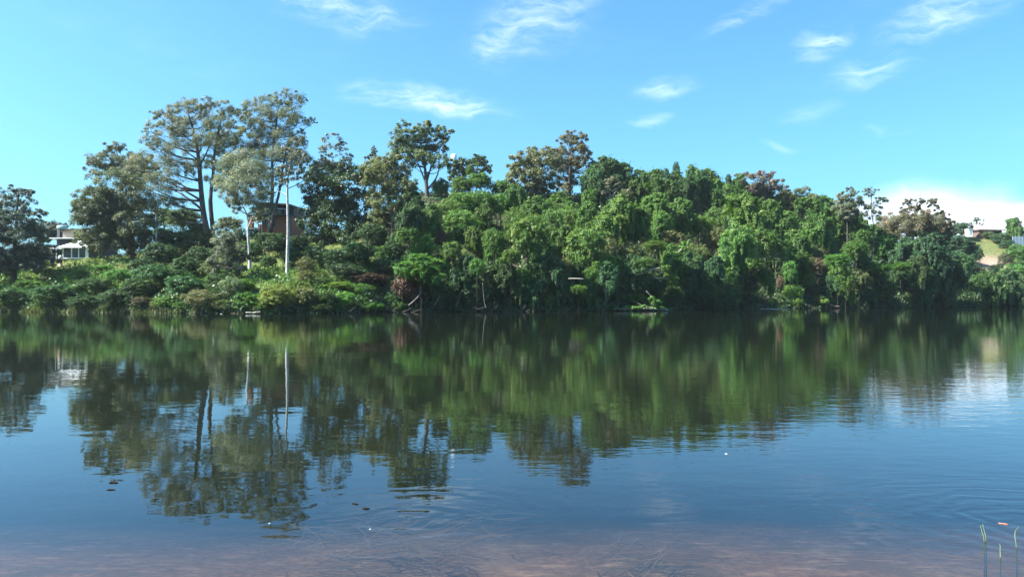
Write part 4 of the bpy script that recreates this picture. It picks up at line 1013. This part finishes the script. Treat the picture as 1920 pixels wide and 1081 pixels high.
for (px, py, rx, ry, kind, mat, col, name, label) in SPEC:
    shr = any(k in name for k in ('bush', 'sprig', 'tassel', 'bough', 'stump', 'clump', 'shelf'))
    cat = 'bush' if 'bush' in name else ('tree' if 'tree' in name else ('bamboo' if 'bamboo' in name else 'vine'))
    edge = py + ry > 560
    forest = 735 < px < 1775 and py > 365 and name in ('vine_tree', 'vine_tower', 'olive_bush', 'bamboo_clump', 'dead_bush', 'vine_bough', 'vine_shelf', 'dark_tree', 'vine_column', 'vine_tassel')
    if forest and kind == 'dome': kind, rx, ry, py = 'tower', rx * 1.15, ry * 1.35, py + .3 * ry
    Dz = None
    if name == 'ridge_tree' and kind == 'dome': kind, rx, ry, py = 'tower', rx * 1.1, ry * 1.6, py + .6 * ry
    if forest and mat == 'bright' and py > 425:              # what leans out in front of the wall of trees
        u_ = (px - 960) / F; Dz = 110.0
        for _k in range(20): Dz = .5 * Dz + .5 * float(bank_y(u_ * Dz))
        Dz += np.interp(py, [425, 470, 500, 575], [6.0, .5, -2.5, -3.0])
    hump(px, py, rx, ry, kind, mat, col, name, label, cat, None, Dz if Dz else 300 if 'on top of the grassy hill right' in label else None, 1.9 if forest else 1.5 if (name == 'ridge_tree' and py > 400) else .85, 'foliage' if shr else 'crown', 'stem' if shr else 'trunk', 'bark_dark')

# --- the rest of the wood: rows of vine-covered trees up the slope
TOPX = [735, 790, 815, 850, 900, 945, 985, 1040, 1100, 1140, 1200, 1300, 1360, 1400, 1480, 1560, 1600, 1650, 1700, 1800, 1840, 1920]
TOPY = [470, 440, 365, 350, 345, 360, 385, 378, 352, 335, 345, 335, 352, 358, 376, 386, 402, 440, 455, 455, 520, 520]
used = set()
def rel(px, py):
    best = sorted(REF.items(), key=lambda kv: math.hypot(kv[1][0] - px, 1.2 * (kv[1][1] - py)))
    opts = []
    for nm, (ax, ay) in best[:6]:
        dx, dy = px - ax, py - ay
        h = '' if abs(dx) < 14 else ('right' if dx > 0 else 'left'); v = '' if abs(dy) < 12 else ('below' if dy > 0 else 'above')
        far_ = 'well ' if math.hypot(dx, dy) > 60 else 'just '
        if v and h: s = f'{far_}{v} and {h} of the {nm}'
        elif v: s = f'{far_}{v} the {nm}'
        elif h: s = f'{far_}{h} of the {nm}'
        else: s = f'against the {nm}'
        opts.append(s)
    return opts
LOOKS = {'dome': 'humped', 'tower': 'many-headed', 'drape': 'draped', 'column': 'column-like', 'airy': 'loose feathery'}
placed = list(HUMPS)
n_auto = 0
for row in range(12):
    for _ in range(160):
        px = rng.uniform(735, 1925); top = float(np.interp(px, TOPX, TOPY))
        rx = rng.uniform(20, 46); ry = rx * rng.uniform(.8, 1.2)
        lo, hi = top + ry * .75, 574 - ry * .55
        if hi <= lo: continue
        f0, f1 = row / 12, (row + 1) / 12
        py = lo + (hi - lo) * rng.uniform(f0, f1)
        if 1822 < px < 1900 and py < 522: continue
        if any(((px - a) / (.56 * (rx + c))) ** 2 + ((py - b) / (.52 * (ry + d))) ** 2 < 1 for a, b, c, d in placed): continue
        kind = rng.choice(['tower', 'drape', 'dome', 'airy'], p=[.62, .20, .06, .12])
        s = rng.uniform(.78, 1.12); warm = rng.normal(.01, .06)
        mat = 'vine'; tone = 'green'
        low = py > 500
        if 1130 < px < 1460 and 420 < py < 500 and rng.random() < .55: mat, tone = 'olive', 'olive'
        elif px > 1620 or (low and rng.random() < .6): mat, tone = 'dark', 'dark green'  # low crowns: deep shade along the waterline put in as darker leaf colour
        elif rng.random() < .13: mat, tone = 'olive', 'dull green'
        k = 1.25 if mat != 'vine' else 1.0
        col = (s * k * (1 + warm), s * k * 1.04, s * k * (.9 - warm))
        kn = LOOKS[kind]
        lab = None
        for sp in rel(px, py):
            for size in ('', 'small ' if rx < 26 else 'big '):
                cand = f'{size}{kn} {tone} vine-covered tree {sp}'
                if cand not in used: lab = cand; break
            if lab: break
        if lab is None: continue
        used.add(lab)
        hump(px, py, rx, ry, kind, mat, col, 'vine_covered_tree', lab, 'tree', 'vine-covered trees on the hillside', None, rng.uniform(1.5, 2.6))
        placed.append((px, py, rx, ry)); n_auto += 1
print('auto trees', n_auto)

# ------------------------------------------------------------------ ground cover (nobody could count it)
def ground_cover(name, mat, n, pxr, tr, size, aspect, upright, lumps, tint0=.5, reject=None):
    px = rng.uniform(*pxr, n); t = rng.uniform(0, 1, n) ** 1.3 * (tr[1] - tr[0]) + tr[0]
    u = (px - 960) / F
    y = np.full(n, 110.0)
    for _ in range(12): y = .5 * y + .5 * (bank_y(u * y) + t)
    x = u * y
    if reject is not None:
        k = reject(px, t); x, y, px, t = x[k], y[k], px[k], t[k]; n = len(x)
    z = ground_z(x, y)
    lump = lumps * (np.sin(x * 1.1 + 2 * np.sin(y * .5)) * np.sin(y * .9 + np.sin(x * .7)) * .5 + .5) ** 2
    P = np.stack([x, y, z + rng.uniform(0, 1, n) * (lump + size * .5)], -1)
    A = np.array((0, 0, upright)) + rdir(n); N = unit(rdir(n) + np.array((0, -.2, .35)))
    L = size * rng.uniform(.6, 1.4, n)
    T = np.clip(tint0 + .25 * np.sin(x * .6 + 1.7 * np.sin(y * .35)) + .16 * rng.normal(size=n), 0, 1)
    Lv = Leaves(); Lv.add(P, A, N, L, L * aspect, T)
    o = Lv.build(name, M[mat]); o['kind'] = 'stuff'
    return o
ground_cover('bank_grass', 'grass', 60000, (-250, 720), (.4, 45), .34, .22, 1.4, .35)
ground_cover('hill_grass', 'grass', 16000, (1790, 2150), (62, 130), .5, .25, 1.3, .25, .6, reject=lambda p, t: ~((p > 1826) & (p < 1898) & (t > 77) & (t < 100)))
ground_cover('undergrowth', 'dark', 60000, (700, 2100), (.2, 60), .48, .6, .1, 1.6)
ground_cover('bank_undergrowth', 'vine', 42000, (-250, 700), (.0, 17), .32, .55, .2, 1.3, .4)
ground_cover('reed_fringe', 'olive', 9000, (-250, 340), (-.5, 1.2), .75, .10, 3.0, .5, .3)
ground_cover('bank_creepers', 'dark', 34000, (-250, 1960), (-.4, 2.4), .34, .6, -.2, 2.2)

# ------------------------------------------------------------------ bare trunks, logs and branches
def wood(name, label, cat, pts, r0, r1, mat='bark_pale', D=None, extra=(), group=None, leafy=None, dy=0):
    r0, r1 = r0 * .75, r1 * .75
    """a bare stem or log given by its photo points; extra = side branches; leafy = vine tufts on it"""
    if D is None: D = find_D(*pts[0], 8)
    D += dy
    P = [ray(px, py, D) for px, py in pts]
    base = P[0].copy()
    root = thing(name, label, cat, base, group)
    g = Geo(); sp = smooth_path([p + np.array((0, rng.normal(0, .15) * (i > 0), 0)) for i, p in enumerate(P)], 4 * len(P))
    g.tube(sp, np.linspace(r0, r1, len(sp)), 7, .10)
    g.build('trunk' if 'log' not in name else 'wood', M[mat], root, True, base)
    for e in extra:
        ge = Geo(); q = smooth_path([ray(px, py, D) for px, py in e], 7); ge.tube(q, np.linspace(r0 * .6, r1 * .5, 7), 6, .08)
        ge.build('branch', M[mat], root, True, base)
    if leafy:
        Lv = Leaves()
        for (px, py, rx, ry) in leafy:
            add_lobe(Lv, ray(px, py, D - .2), np.array((rx, rx, ry)) * D / F, 10, 34, .24, .6, .5, .42)
        Lv.build('foliage', M['bright'], root, base).color = (.85, .98, .75, 1)
    return root
def wD(px, off=0.0):
    u = (px - 960) / F; D = 110.0
    for _ in range(20): D = .5 * D + .5 * float(bank_y(u * D))
    return D + off
wood('dead_tree', 'pale bare forked trunk halfway up the green slope', 'tree trunk', [(1262, 436), (1263, 424), (1268, 412), (1268, 396)], .16, .07, D=find_D(1264, 424, 10) - 2, extra=[[(1264, 422), (1261, 416), (1258, 408)]])
wood('dead_tree', 'short pale bare trunk right of the fawn dead tangle', 'tree trunk', [(878, 450), (876, 440), (873, 428)], .14, .08, D=find_D(876, 440, 8) - 2)
wood('dead_tree', 'pinkish bare dead tree beside the large olive bush', 'tree trunk', [(1345, 472), (1343, 464), (1338, 458)], .18, .08, 'bark_red', D=find_D(1343, 464, 8) - 2)
wood('leaning_stem', 'thin grey stem leaning right at the dark hollow edge', 'tree trunk', [(855, 574), (860, 560), (866, 543)], .07, .04, 'bark_grey', D=wD(858, -3.4))
wood('leaning_stem', 'curved grey stem rising right of the brown dead shrub', 'tree trunk', [(766, 572), (778, 562), (787, 550), (788, 534)], .08, .04, 'bark_grey', D=wD(770, -3.6))
wood('leaning_stem', 'thin grey stem standing below the bright small vine crown', 'tree trunk', [(912, 578), (908, 565), (906, 545), (905, 530)], .06, .04, 'bark_grey', D=wD(908, -3.4))
wood('leaning_stem', 'slim grey stem leaning between two others in the dark hollow', 'tree trunk', [(815, 572), (822, 560), (826, 548)], .06, .035, 'bark_grey', D=wD(820, -3.4))
wood('slanting_vine_stem', 'vine-covered stem slanting down left toward the bare white boughs', 'vine', [(1292, 456), (1270, 474), (1250, 496)], .16, .10, 'bark_pale', D=wD(1260, -1.5),
     leafy=[(1290, 458, 12, 7), (1280, 466, 10, 7), (1270, 475, 9, 7), (1260, 484, 9, 7), (1252, 494, 9, 7), (1248, 500, 7, 5)])
wood('bare_bough', 'upper bare white bough with a leafy tip', 'branch', [(1242, 502), (1225, 504), (1208, 511), (1200, 515)], .13, .05, D=wD(1230, -4.2), leafy=[(1246, 505, 9, 7), (1252, 514, 6, 9), (1250, 502, 8, 4)])
wood('bare_bough', 'lower bare white bough ending in a hanging leafy tuft', 'branch', [(1252, 523), (1240, 521), (1226, 521)], .11, .06, D=wD(1240, -4.2), leafy=[(1262, 525, 9, 7), (1263, 532, 6, 7), (1256, 518, 5, 4)])
wood('bare_branch', 'short bare white branch jutting level over the dark bank', 'branch', [(1094, 523), (1080, 522), (1066, 522)], .12, .09, D=wD(1080, -4.2))
wood('fallen_log', 'fallen vine-covered log lying in the water right of centre', 'log', [(1252, 580), (1225, 578.5), (1190, 578), (1155, 579.5)], .17, .08, D=wD(1200, -4.5),
     extra=[[(1232, 577), (1224, 563), (1219, 553), (1211, 545)], [(1222, 576), (1208, 574), (1196, 568)]], leafy=[(1228, 570, 10, 8), (1222, 560, 5, 6), (1238, 577, 10, 3), (1205, 576, 14, 3), (1180, 577, 14, 2.5), (1160, 578, 10, 2)])
wood('stranded_log', 'short brown stranded log between the bright bush and leafy stump', 'log', [(1574, 575), (1562, 573.5), (1552, 568), (1540, 561)], .22, .10, 'bark_red', D=wD(1560, -4.0), leafy=[(1548, 564, 7, 4)])
wood('floating_log', 'thin pale log floating level at the foot of the right bank', 'log', [(1480, 578.4), (1450, 578.6), (1424, 578.9)], .07, .05, D=wD(1450, -5.0))
wood('floating_log', 'short pale driftwood branch on the water below the olive bushes', 'log', [(461, 585.5), (475, 585.8), (489, 585)], .09, .06, D=wD(475, -2.4), extra=[[(474, 585.6), (484, 583.2), (489, 583)]])
wood('bare_bough', 'pale forked bough below the slanting vine bough, left piece', 'branch', [(1602, 494), (1592, 498), (1580, 503)], .12, .05, D=wD(1590, -3.4))
wood('bare_bough', 'pale bent bough under the slanting vine bough, right piece', 'branch', [(1592, 506), (1600, 512), (1607, 509)], .11, .05, D=wD(1600, -3.4))
wood('bare_bough', 'pale stub rising from the left flat bright bough', 'branch', [(1646, 492), (1652, 489), (1657, 487)], .11, .06, D=wD(1650, -3.6))

# ------------------------------------------------------------------ buildings
def px_box(g, D, x0, x1, y0, y1, d0, d1):
    """box that fills photo columns x0..x1 and rows y0..y1 at depth D, from d0 to d1 metres behind it"""
    a, b = ray(x0, y1, D), ray(x1, y0, D)
    return g.box(a[0], b[0], D + d0, D + d1, a[2], b[2])
def bpart(name, mat, root, D, boxes, off):
    g = Geo()
    for bx in boxes: px_box(g, D, *bx)
    return g.build(name, M[mat], root, False, off)

# pavilion and gabled house on the left
D = 127.0
o0 = ray(140, 490, D)
root = thing('pavilion', 'white pavilion with a hipped white roof and dark windows on the left bank', 'house', o0)
bpart('base', 'darkwall', root, D, [(117, 166, 485, 496, .1, 4.0)], o0)
bpart('wall', 'darkwall', root, D, [(117, 166, 463.5, 484.2, .25, 3.9)], o0)
bpart('sill', 'white', root, D, [(116, 167, 482.8, 485, -.05, .3)], o0)
for x in (118, 134.2, 147.5, 161): bpart('post', 'white', root, D, [(x - .9, x + (4.5 if x == 161 else .9), 463.5, 482.8, -.02, .22)], o0)
for x0, x1 in ((120, 133), (135.4, 146.4), (148.6, 160)):
    w = bpart('window', 'white', root, D, [(x0, x1, 463.6, 464.6, .05, .2)], o0)
    bpart('pane', 'glass', w, D, [(x0 + .1, x1 - .1, 464.7, 482.6, .10, .16)], o0)
g = Geo(); e = [ray(109, 463.2, D) + (0, -.5, 0), ray(171, 463.2, D) + (0, -.5, 0), ray(171, 463.2, D) + (0, 4.4, 0), ray(109, 463.2, D) + (0, 4.4, 0)]
ap = [ray(135, 449.5, D) + (0, 1.9, 0), ray(146, 449.5, D) + (0, 1.9, 0)]
lowr = [p - np.array((0, 0, .14)) for p in e]
g.poly([tuple(p) for p in e + ap + lowr], [[0, 1, 5, 4], [1, 2, 5], [2, 3, 4, 5], [3, 0, 4], [9, 8, 7, 6], [0, 6, 7, 1], [1, 7, 8, 2], [2, 8, 9, 3], [3, 9, 6, 0]])
g.build('roof', M['whiteroof'], root, False, o0)
D = 134.0
o0 = ray(110, 488, D)
root = thing('gabled_house', 'tan gabled house with a long white eave behind the white pavilion', 'house', o0)
bpart('wall', 'darkwall', root, D, [(44, 172, 460, 494, .4, 9)], o0)
bpart('wall', 'darkwall', root, D, [(96, 172, 447, 459.5, 1.6, 9)], o0)
g = Geo(); A_ = [ray(110, 445, D), ray(110, 432.5, D), ray(131, 428.5, D), ray(152, 433, D), ray(172, 438, D), ray(172, 445, D)]
n_ = len(A_); f_ = [p + np.array((0, 1.2, 0)) for p in A_]; b_ = [p + np.array((0, 8.5, 0)) for p in A_]
g.poly([tuple(p) for p in f_ + b_], [list(range(n_))[::-1], list(range(n_, 2 * n_))] + [[i, (i + 1) % n_, n_ + (i + 1) % n_, n_ + i] for i in range(n_)])
g.build('gable', M['tan'], root, False, o0)
g = Geo(); RR = [ray(108, 433, D), ray(131, 428, D), ray(153, 432.7, D), ray(174, 438, D)]
top = [p + np.array((0, y, .10)) for y in (.8, 9.0) for p in RR]; bot = [p + np.array((0, y, -.02)) for y in (.8, 9.0) for p in RR]
g.poly([tuple(p) for p in top + bot], [[0, 1, 5, 4], [1, 2, 6, 5], [2, 3, 7, 6], [8, 9, 1, 0], [9, 10, 2, 1], [10, 11, 3, 2], [12, 13, 9, 8], [13, 14, 10, 9], [14, 15, 11, 10]])
g.build('roof', M['darkroof'], root, False, o0)
bpart('eave', 'white', root, D, [(91, 174, 445.2, 447, .0, 2.2)], o0)
g = Geo(); q = [ray(42, 465.5, D), ray(116, 465.5, D), ray(116, 458, D) + (0, 2.6, 0), ray(42, 458.5, D) + (0, 2.6, 0)]
g.poly([tuple(p) for p in q] + [tuple(p - np.array((0, 0, .12))) for p in q], [[0, 1, 2, 3], [7, 6, 5, 4], [0, 4, 5, 1], [1, 5, 6, 2], [2, 6, 7, 3], [3, 7, 4, 0]])
g.build('veranda_roof', M['whiteroof'], root, False, o0)
for x in (60, 84, 104): bpart('veranda_post', 'white', root, D, [(x, x + 1.2, 465.6, 492, .1, .22)], o0)
def lathe(prof, n=12):
    v, f = [], []
    for r, z in prof: v += [(r * math.cos(6.2832 * k / n), r * math.sin(6.2832 * k / n), z) for k in range(n)]
    for i in range(len(prof) - 1): f += [[i * n + k, i * n + (k + 1) % n, (i + 1) * n + (k + 1) % n, (i + 1) * n + k] for k in range(n)]
    f += [list(range(n))[::-1], list(range((len(prof) - 1) * n, len(prof) * n))]
    return v, f
c = ray(117, 429, 150); root = thing('water_tank', 'pale blue tank above the roof of the tan gabled house', 'tank', (c[0], c[1], gz(c[0], c[1])))
v, f = lathe([(.9, 0), (.9, c[2] - root.location.z - .1)], 8); mesh_obj('stand', v, f, M['darkwall'], root)
z0 = c[2] - root.location.z - .1; v, f = lathe([(.92, z0), (.95, z0 + .62), (.7, z0 + .72), (.1, z0 + .8)], 16); mesh_obj('tank', v, f, M['blue'], root, True)
c = ray(113.5, 493, 120); root = thing('garden_pillar', 'small pink stone pillar with a white dome cap left of the pavilion', 'pillar', (c[0], c[1], gz(c[0], c[1]) - .05))
hh = ray(113, 485.5, 120)[2] - root.location.z
v, f = lathe([(.36, 0), (.36, .1), (.27, .14), (.25, hh - .1), (.34, hh)], 12); mesh_obj('post', v, f, M['pink'], root, True)
v, f = lathe([(.33, hh), (.36, hh + .15), (.28, hh + .40), (.15, hh + .55), (.05, hh + .62)], 12); mesh_obj('cap', v, f, M['white'], root, True)
# lamp pole
c = ray(294, 488, 118); zb = gz(c[0], c[1]); root = thing('lamp_pole', 'tall thin white lamp pole right of the dense grey-green tree', 'pole', (c[0], c[1], zb - .05))
zt = ray(291, 401, 118)[2] - zb
Geo().tube([(0, 0, 0), (-.10, 0, zt * .5), (-.2, 0, zt)], [.12, .10, .075], 10).build('pole', M['steel'], root, True)
Geo().tube([(-.2, 0, zt), (-.25, -.2, zt + .12), (-.3, -.5, zt + .12)], [.05, .07, .1], 8).build('lamp_head', M['white'], root, True)

# brick house
D = 136.0
o0 = ray(506, 452, D)
root = thing('brick_house', 'red brick house with a flat dark roof and blue glass balcony behind the gums', 'house', o0)
bpart('wall', 'brick', root, D, [(489, 546, 405, 462, .5, 9)], o0)
bpart('pier', 'brick', root, D, [(468, 476, 404.5, 428, -.9, .2)], o0)
bpart('pier', 'brick', root, D, [(486.5, 491, 421, 436, -.9, -.1)], o0)
bpart('pier', 'brick', root, D, [(484, 492, 404.5, 413, -.9, -.1)], o0)
bpart('upper_wall', 'darkwall', root, D, [(474, 546, 382.5, 403, 1.6, 9)], o0)
for x0, x1, y0, y1, d in ((491, 502, 384.5, 392, 1.5), (515, 525, 385, 401, 1.5), (527, 537, 385.3, 401, 1.5), (496, 503, 408, 424, .4), (507, 514, 408, 424, .4)):
    w = bpart('window', 'darkroof', root, D, [(x0, x1, y0, y0 + .8, d - .06, d + .02), (x0, x1, y1 - .8, y1, d - .06, d + .02), (x0, x0 + .8, y0 + .8, y1 - .8, d - .06, d + .02), (x1 - .8, x1, y0 + .8, y1 - .8, d - .06, d + .02)], o0)
    bpart('pane', 'glass', w, D, [(x0 + .8, x1 - .8, y0 + .8, y1 - .8, d - .03, d + .01)], o0)
b = bpart('balcony', 'darkwall', root, D, [(466, 546, 403, 404.5, -1.0, 1.6)], o0)
for x0, x1 in ((484, 494), (494.6, 504.5)): bpart('glass_panel', 'blueglass', b, D, [(x0, x1, 393, 402.4, -.95, -.92)], o0)
bpart('handrail', 'steel', b, D, [(483.5, 546, 392.2, 392.9, -.98, -.9)], o0)
g = Geo(); q0 = [ray(473, 378.3, D), ray(548, 384, D)]
P_ = [q0[0] + (0, -1.4, 0), q0[1] + (0, -1.4, 0), q0[1] + (0, 9, .2), q0[0] + (0, 9, .2)]
g.poly([tuple(p) for p in P_] + [tuple(p - np.array((0, 0, .22))) for p in P_], [[0, 1, 2, 3], [7, 6, 5, 4], [0, 4, 5, 1], [1, 5, 6, 2], [2, 6, 7, 3], [3, 7, 4, 0]])
g.build('roof', M['darkroof'], root, False, o0)

# white tank above the wood
c = ray(851, 297, 182); zg = gz(c[0], c[1])
root = thing('water_tower', 'small white tank showing above the trees on the skyline', 'tank', (c[0], c[1], zg))
h = c[2] - zg; v, f = lathe([(.28, 0), (.22, h - .6)], 8); mesh_obj('tower', v, f, M['darkwall'], root, True)
v, f = lathe([(.62, h - .6), (.66, h - .5), (.66, h + .8), (.3, h + 1.0)], 14); mesh_obj('tank', v, f, M['white'], root, True)

# house, shed and fence on the right-hand hill
D = 303.0
o0 = ray(1860, 441, D)
root = thing('hill_house', 'low brown-roofed house on top of the grassy hill at the right', 'house', o0)
bpart('wall', 'brownroof', root, D, [(1838, 1881, 430, 446, .8, 10)], o0)
for x0, x1 in ((1843, 1849), (1856, 1863), (1868, 1876)):
    w = bpart('window', 'white', root, D, [(x0, x1, 432.3, 432.9, .68, .82), (x0, x1, 437.6, 438.3, .68, .82)], o0)
    bpart('pane', 'glass', w, D, [(x0 + .1, x1 - .1, 432.9, 437.6, .72, .80)], o0)
g = Geo(); e = [ray(1835, 430.3, D) + (0, -.6, 0), ray(1884, 430.8, D) + (0, -.6, 0), ray(1884, 430.8, D) + (0, 11, 0), ray(1835, 430.3, D) + (0, 11, 0)]
ap = [ray(1842, 427.0, D) + (0, 5, 0), ray(1877, 427.6, D) + (0, 5, 0)]
g.poly([tuple(p) for p in e + ap] + [tuple(p - np.array((0, 0, .2))) for p in e], [[0, 1, 5, 4], [1, 2, 5], [2, 3, 4, 5], [3, 0, 4], [9, 8, 7, 6], [0, 6, 7, 1], [1, 7, 8, 2], [2, 8, 9, 3], [3, 9, 6, 0]])
g.build('roof', M['brownroof'], root, False, o0)
o0 = ray(1820, 440, 298)
root = thing('shed', 'small white shed left of the house on the hill', 'shed', o0)
bpart('wall', 'white', root, 298, [(1816, 1824, 429.5, 444, 0, 2.4)], o0)
bpart('roof', 'whiteroof', root, 298, [(1815.5, 1824.5, 428.7, 429.4, -.2, 2.6)], o0)
bpart('door', 'steel', root, 298, [(1818, 1821, 431.5, 438, -.05, -.005)], o0)
D = 288.0; o0 = ray(1912, 458, D)
root = thing('sheet_fence', 'blue-grey sheet fence at the right edge of the hill', 'fence', o0)
for k in range(7):
    x = 1899 + k * 6
    bpart('panel', 'bluefence', root, D, [(x + .3, x + 5.8, 443 + .4 * (k % 2), 462, 0, .06)], o0)
    bpart('post', 'steel', root, D, [(x - .25, x + .25, 442.6, 462, -.04, .1)], o0)

# dead twigs and roots along the far waterline
g = Geo()
for k in range(230):
    px = rng.uniform(640, 1980); D = wD(px, rng.uniform(-2.6, .6)); a = ray(px, 575, D); a[2] = rng.uniform(-.1, .5)
    L = rng.uniform(.5, 2.2); th = rng.uniform(-.9, .9); lean = rng.uniform(-.5, .6)
    e = a + L * np.array((math.sin(th), -.35, math.cos(th) * (.4 + lean * .5)))
    g.tube([a, (a + e) / 2 + rng.normal(0, .10, 3), e], [.035, .026, .012], 4)
tw = g.build('waterline_twigs', M['bark_dark']); tw['kind'] = 'stuff'

# ------------------------------------------------------------------ things in the near water
def at(px, py, dz=0.0):
    x, y = on_water(px, py); return np.array((x, y, dz))
def reed(label, px, py, stalks):
    b = at(px, py); d = gz(b[0], b[1]); root = thing('reed', label, 'reed', (b[0], b[1], d))
    mpp = b[1] / F
    for pts in stalks:
        p = [(0 + pts[0][0] * mpp, 0, -.02)] + [(dx * mpp, .02 * i, -d + dy * mpp) for i, (dx, dy) in enumerate(pts)]
        sp = smooth_path(p, 10)
        Geo().tube(sp, np.linspace(.0042, .0024, 10), 6).build('stalk', M['reed'], root, True)
reed('pair of upright green reed stalks standing in the shallows', 1847, 1014, [[(-1.5, 0), (-2, 14), (-1.8, 27)], [(2, 0), (2.6, 15), (2.2, 29)]])
reed('tall reed bent over at the top near the right edge', 1906, 1026, [[(0, 0), (1, 16), (5, 26), (13, 31), (20, 33)]])
reed('short bent reed stub between the pair and the tall bent one', 1876, 1044, [[(0, 0), (3, 10), (7, 17), (9, 20)]])
def floater(name, label, cat, px, py, pts, r, mat):
    b = at(px, py); root = None
    g = Geo(); mpp = b[1] / F
    P = [np.array((b[0] + dx * mpp * .9, b[1] + dy * mpp * 3.5, .002)) for dx, dy in pts]; r *= .55 if mat != 'feather' else .4
    g.tube(smooth_path(P, 8), r * np.array((.3, .8, 1, 1, 1, .9, .7, .3)), 6)
    o = g.build(name, M[mat], None, True, b); o.location = b
    return tag(o, label, cat)
floater('floating_leaf', 'curled red leaf floating near the reeds', 'leaf', 1880, 981, [(-7, 1), (-3, 0), (3, -1), (7, -2)], .009, 'redleaf')
floater('floating_twig', 'dark floating twig on the left of the water, upper of two', 'twig', 212, 905, [(-9, 0), (-2, 1), (5, .5), (10, 0)], .02, 'twig')
floater('floating_twig', 'dark floating twig on the left of the water, lower of two', 'twig', 208, 918, [(-9, 0), (0, .4), (9, 0)], .012, 'twig')
floater('floating_twig', 'dark floating twig beside the ripple rings, left piece', 'twig', 666, 944, [(-8, 1), (0, 0), (8, -1)], .012, 'twig')
floater('floating_twig', 'dark floating twig beside the ripple rings, right piece', 'twig', 686, 953, [(-8, 1), (0, 0), (8, 0)], .016, 'twig')
floater('floating_feather', 'white speck of feather floating right of centre', 'feather', 1362, 851, [(-2.5, 0), (0, .5), (2.5, 0)], .018, 'feather')
floater('floating_feather', 'white feather floating by the tip of the gum reflection', 'feather', 505, 981, [(-2, 0), (0, .3), (2, 0)], .010, 'feather')
floater('floating_feather', 'white feather floating below the ripple rings', 'feather', 694, 992, [(-2, 0), (0, .3), (2, 0)], .009, 'feather')
floater('floating_feather', 'small white speck on the water under the olive bushes', 'feather', 415, 588.5, [(-2, 0), (0, .1), (2, 0)], .07, 'feather')
# weed trailing just under the surface
g = Geo()
for k in range(300):
    if k % 26 == 0: ccx, ccy = rng.normal(860, 230), rng.normal(968, 30)
    if k < 440: px, py = ccx + rng.normal(0, 34), ccy + rng.normal(0, 9)
    else: px, py = rng.uniform(50, 1850), rng.uniform(890, 1070)
    if py > 1078 or py < 880: continue
    b = at(px, py); dep = -rng.uniform(.08, .30); L = rng.uniform(.15, .65); a = rng.normal(.15, .45); cv = rng.normal(0, .5)
    if gz(b[0], b[1]) > dep - .03: dep = -.03
    pts = [b + np.array((L * s * math.cos(a + cv * s), L * s * math.sin(a + cv * s) * 1.6, dep)) for s in (0, .35, .7, 1)]
    w = rng.uniform(.002, .005); off = np.array((-math.sin(a) * w, math.cos(a) * w * 1.5, 0))
    base = len(g.v)
    for i, p in enumerate(pts):
        ww = off * (1, .9, .7, .2)[i]
        g.v += [tuple(p - ww), tuple(p + ww)]
    g.f += [[base + 2 * i, base + 2 * i + 2, base + 2 * i + 3, base + 2 * i + 1] for i in range(3)]
weed = g.build('water_weed', M['weed']); weed['kind'] = 'stuff'

# ------------------------------------------------------------------ air
hz_m, hz_t, hz_o = new_mat('haze_air')
pv = hz_t.n('ShaderNodeVolumePrincipled')
pv.inputs['Color'].default_value = (.86, .93, 1.0, 1)
pv.inputs['Density'].default_value = 0.00010
pv.inputs['Anisotropy'].default_value = .3
hz_t.l(pv.outputs[0], hz_o.inputs['Volume'])
hz = Geo().box(-1530, 1530, -75, 2430, -4.4, 48).build('haze', hz_m)
hz['kind'] = 'stuff'
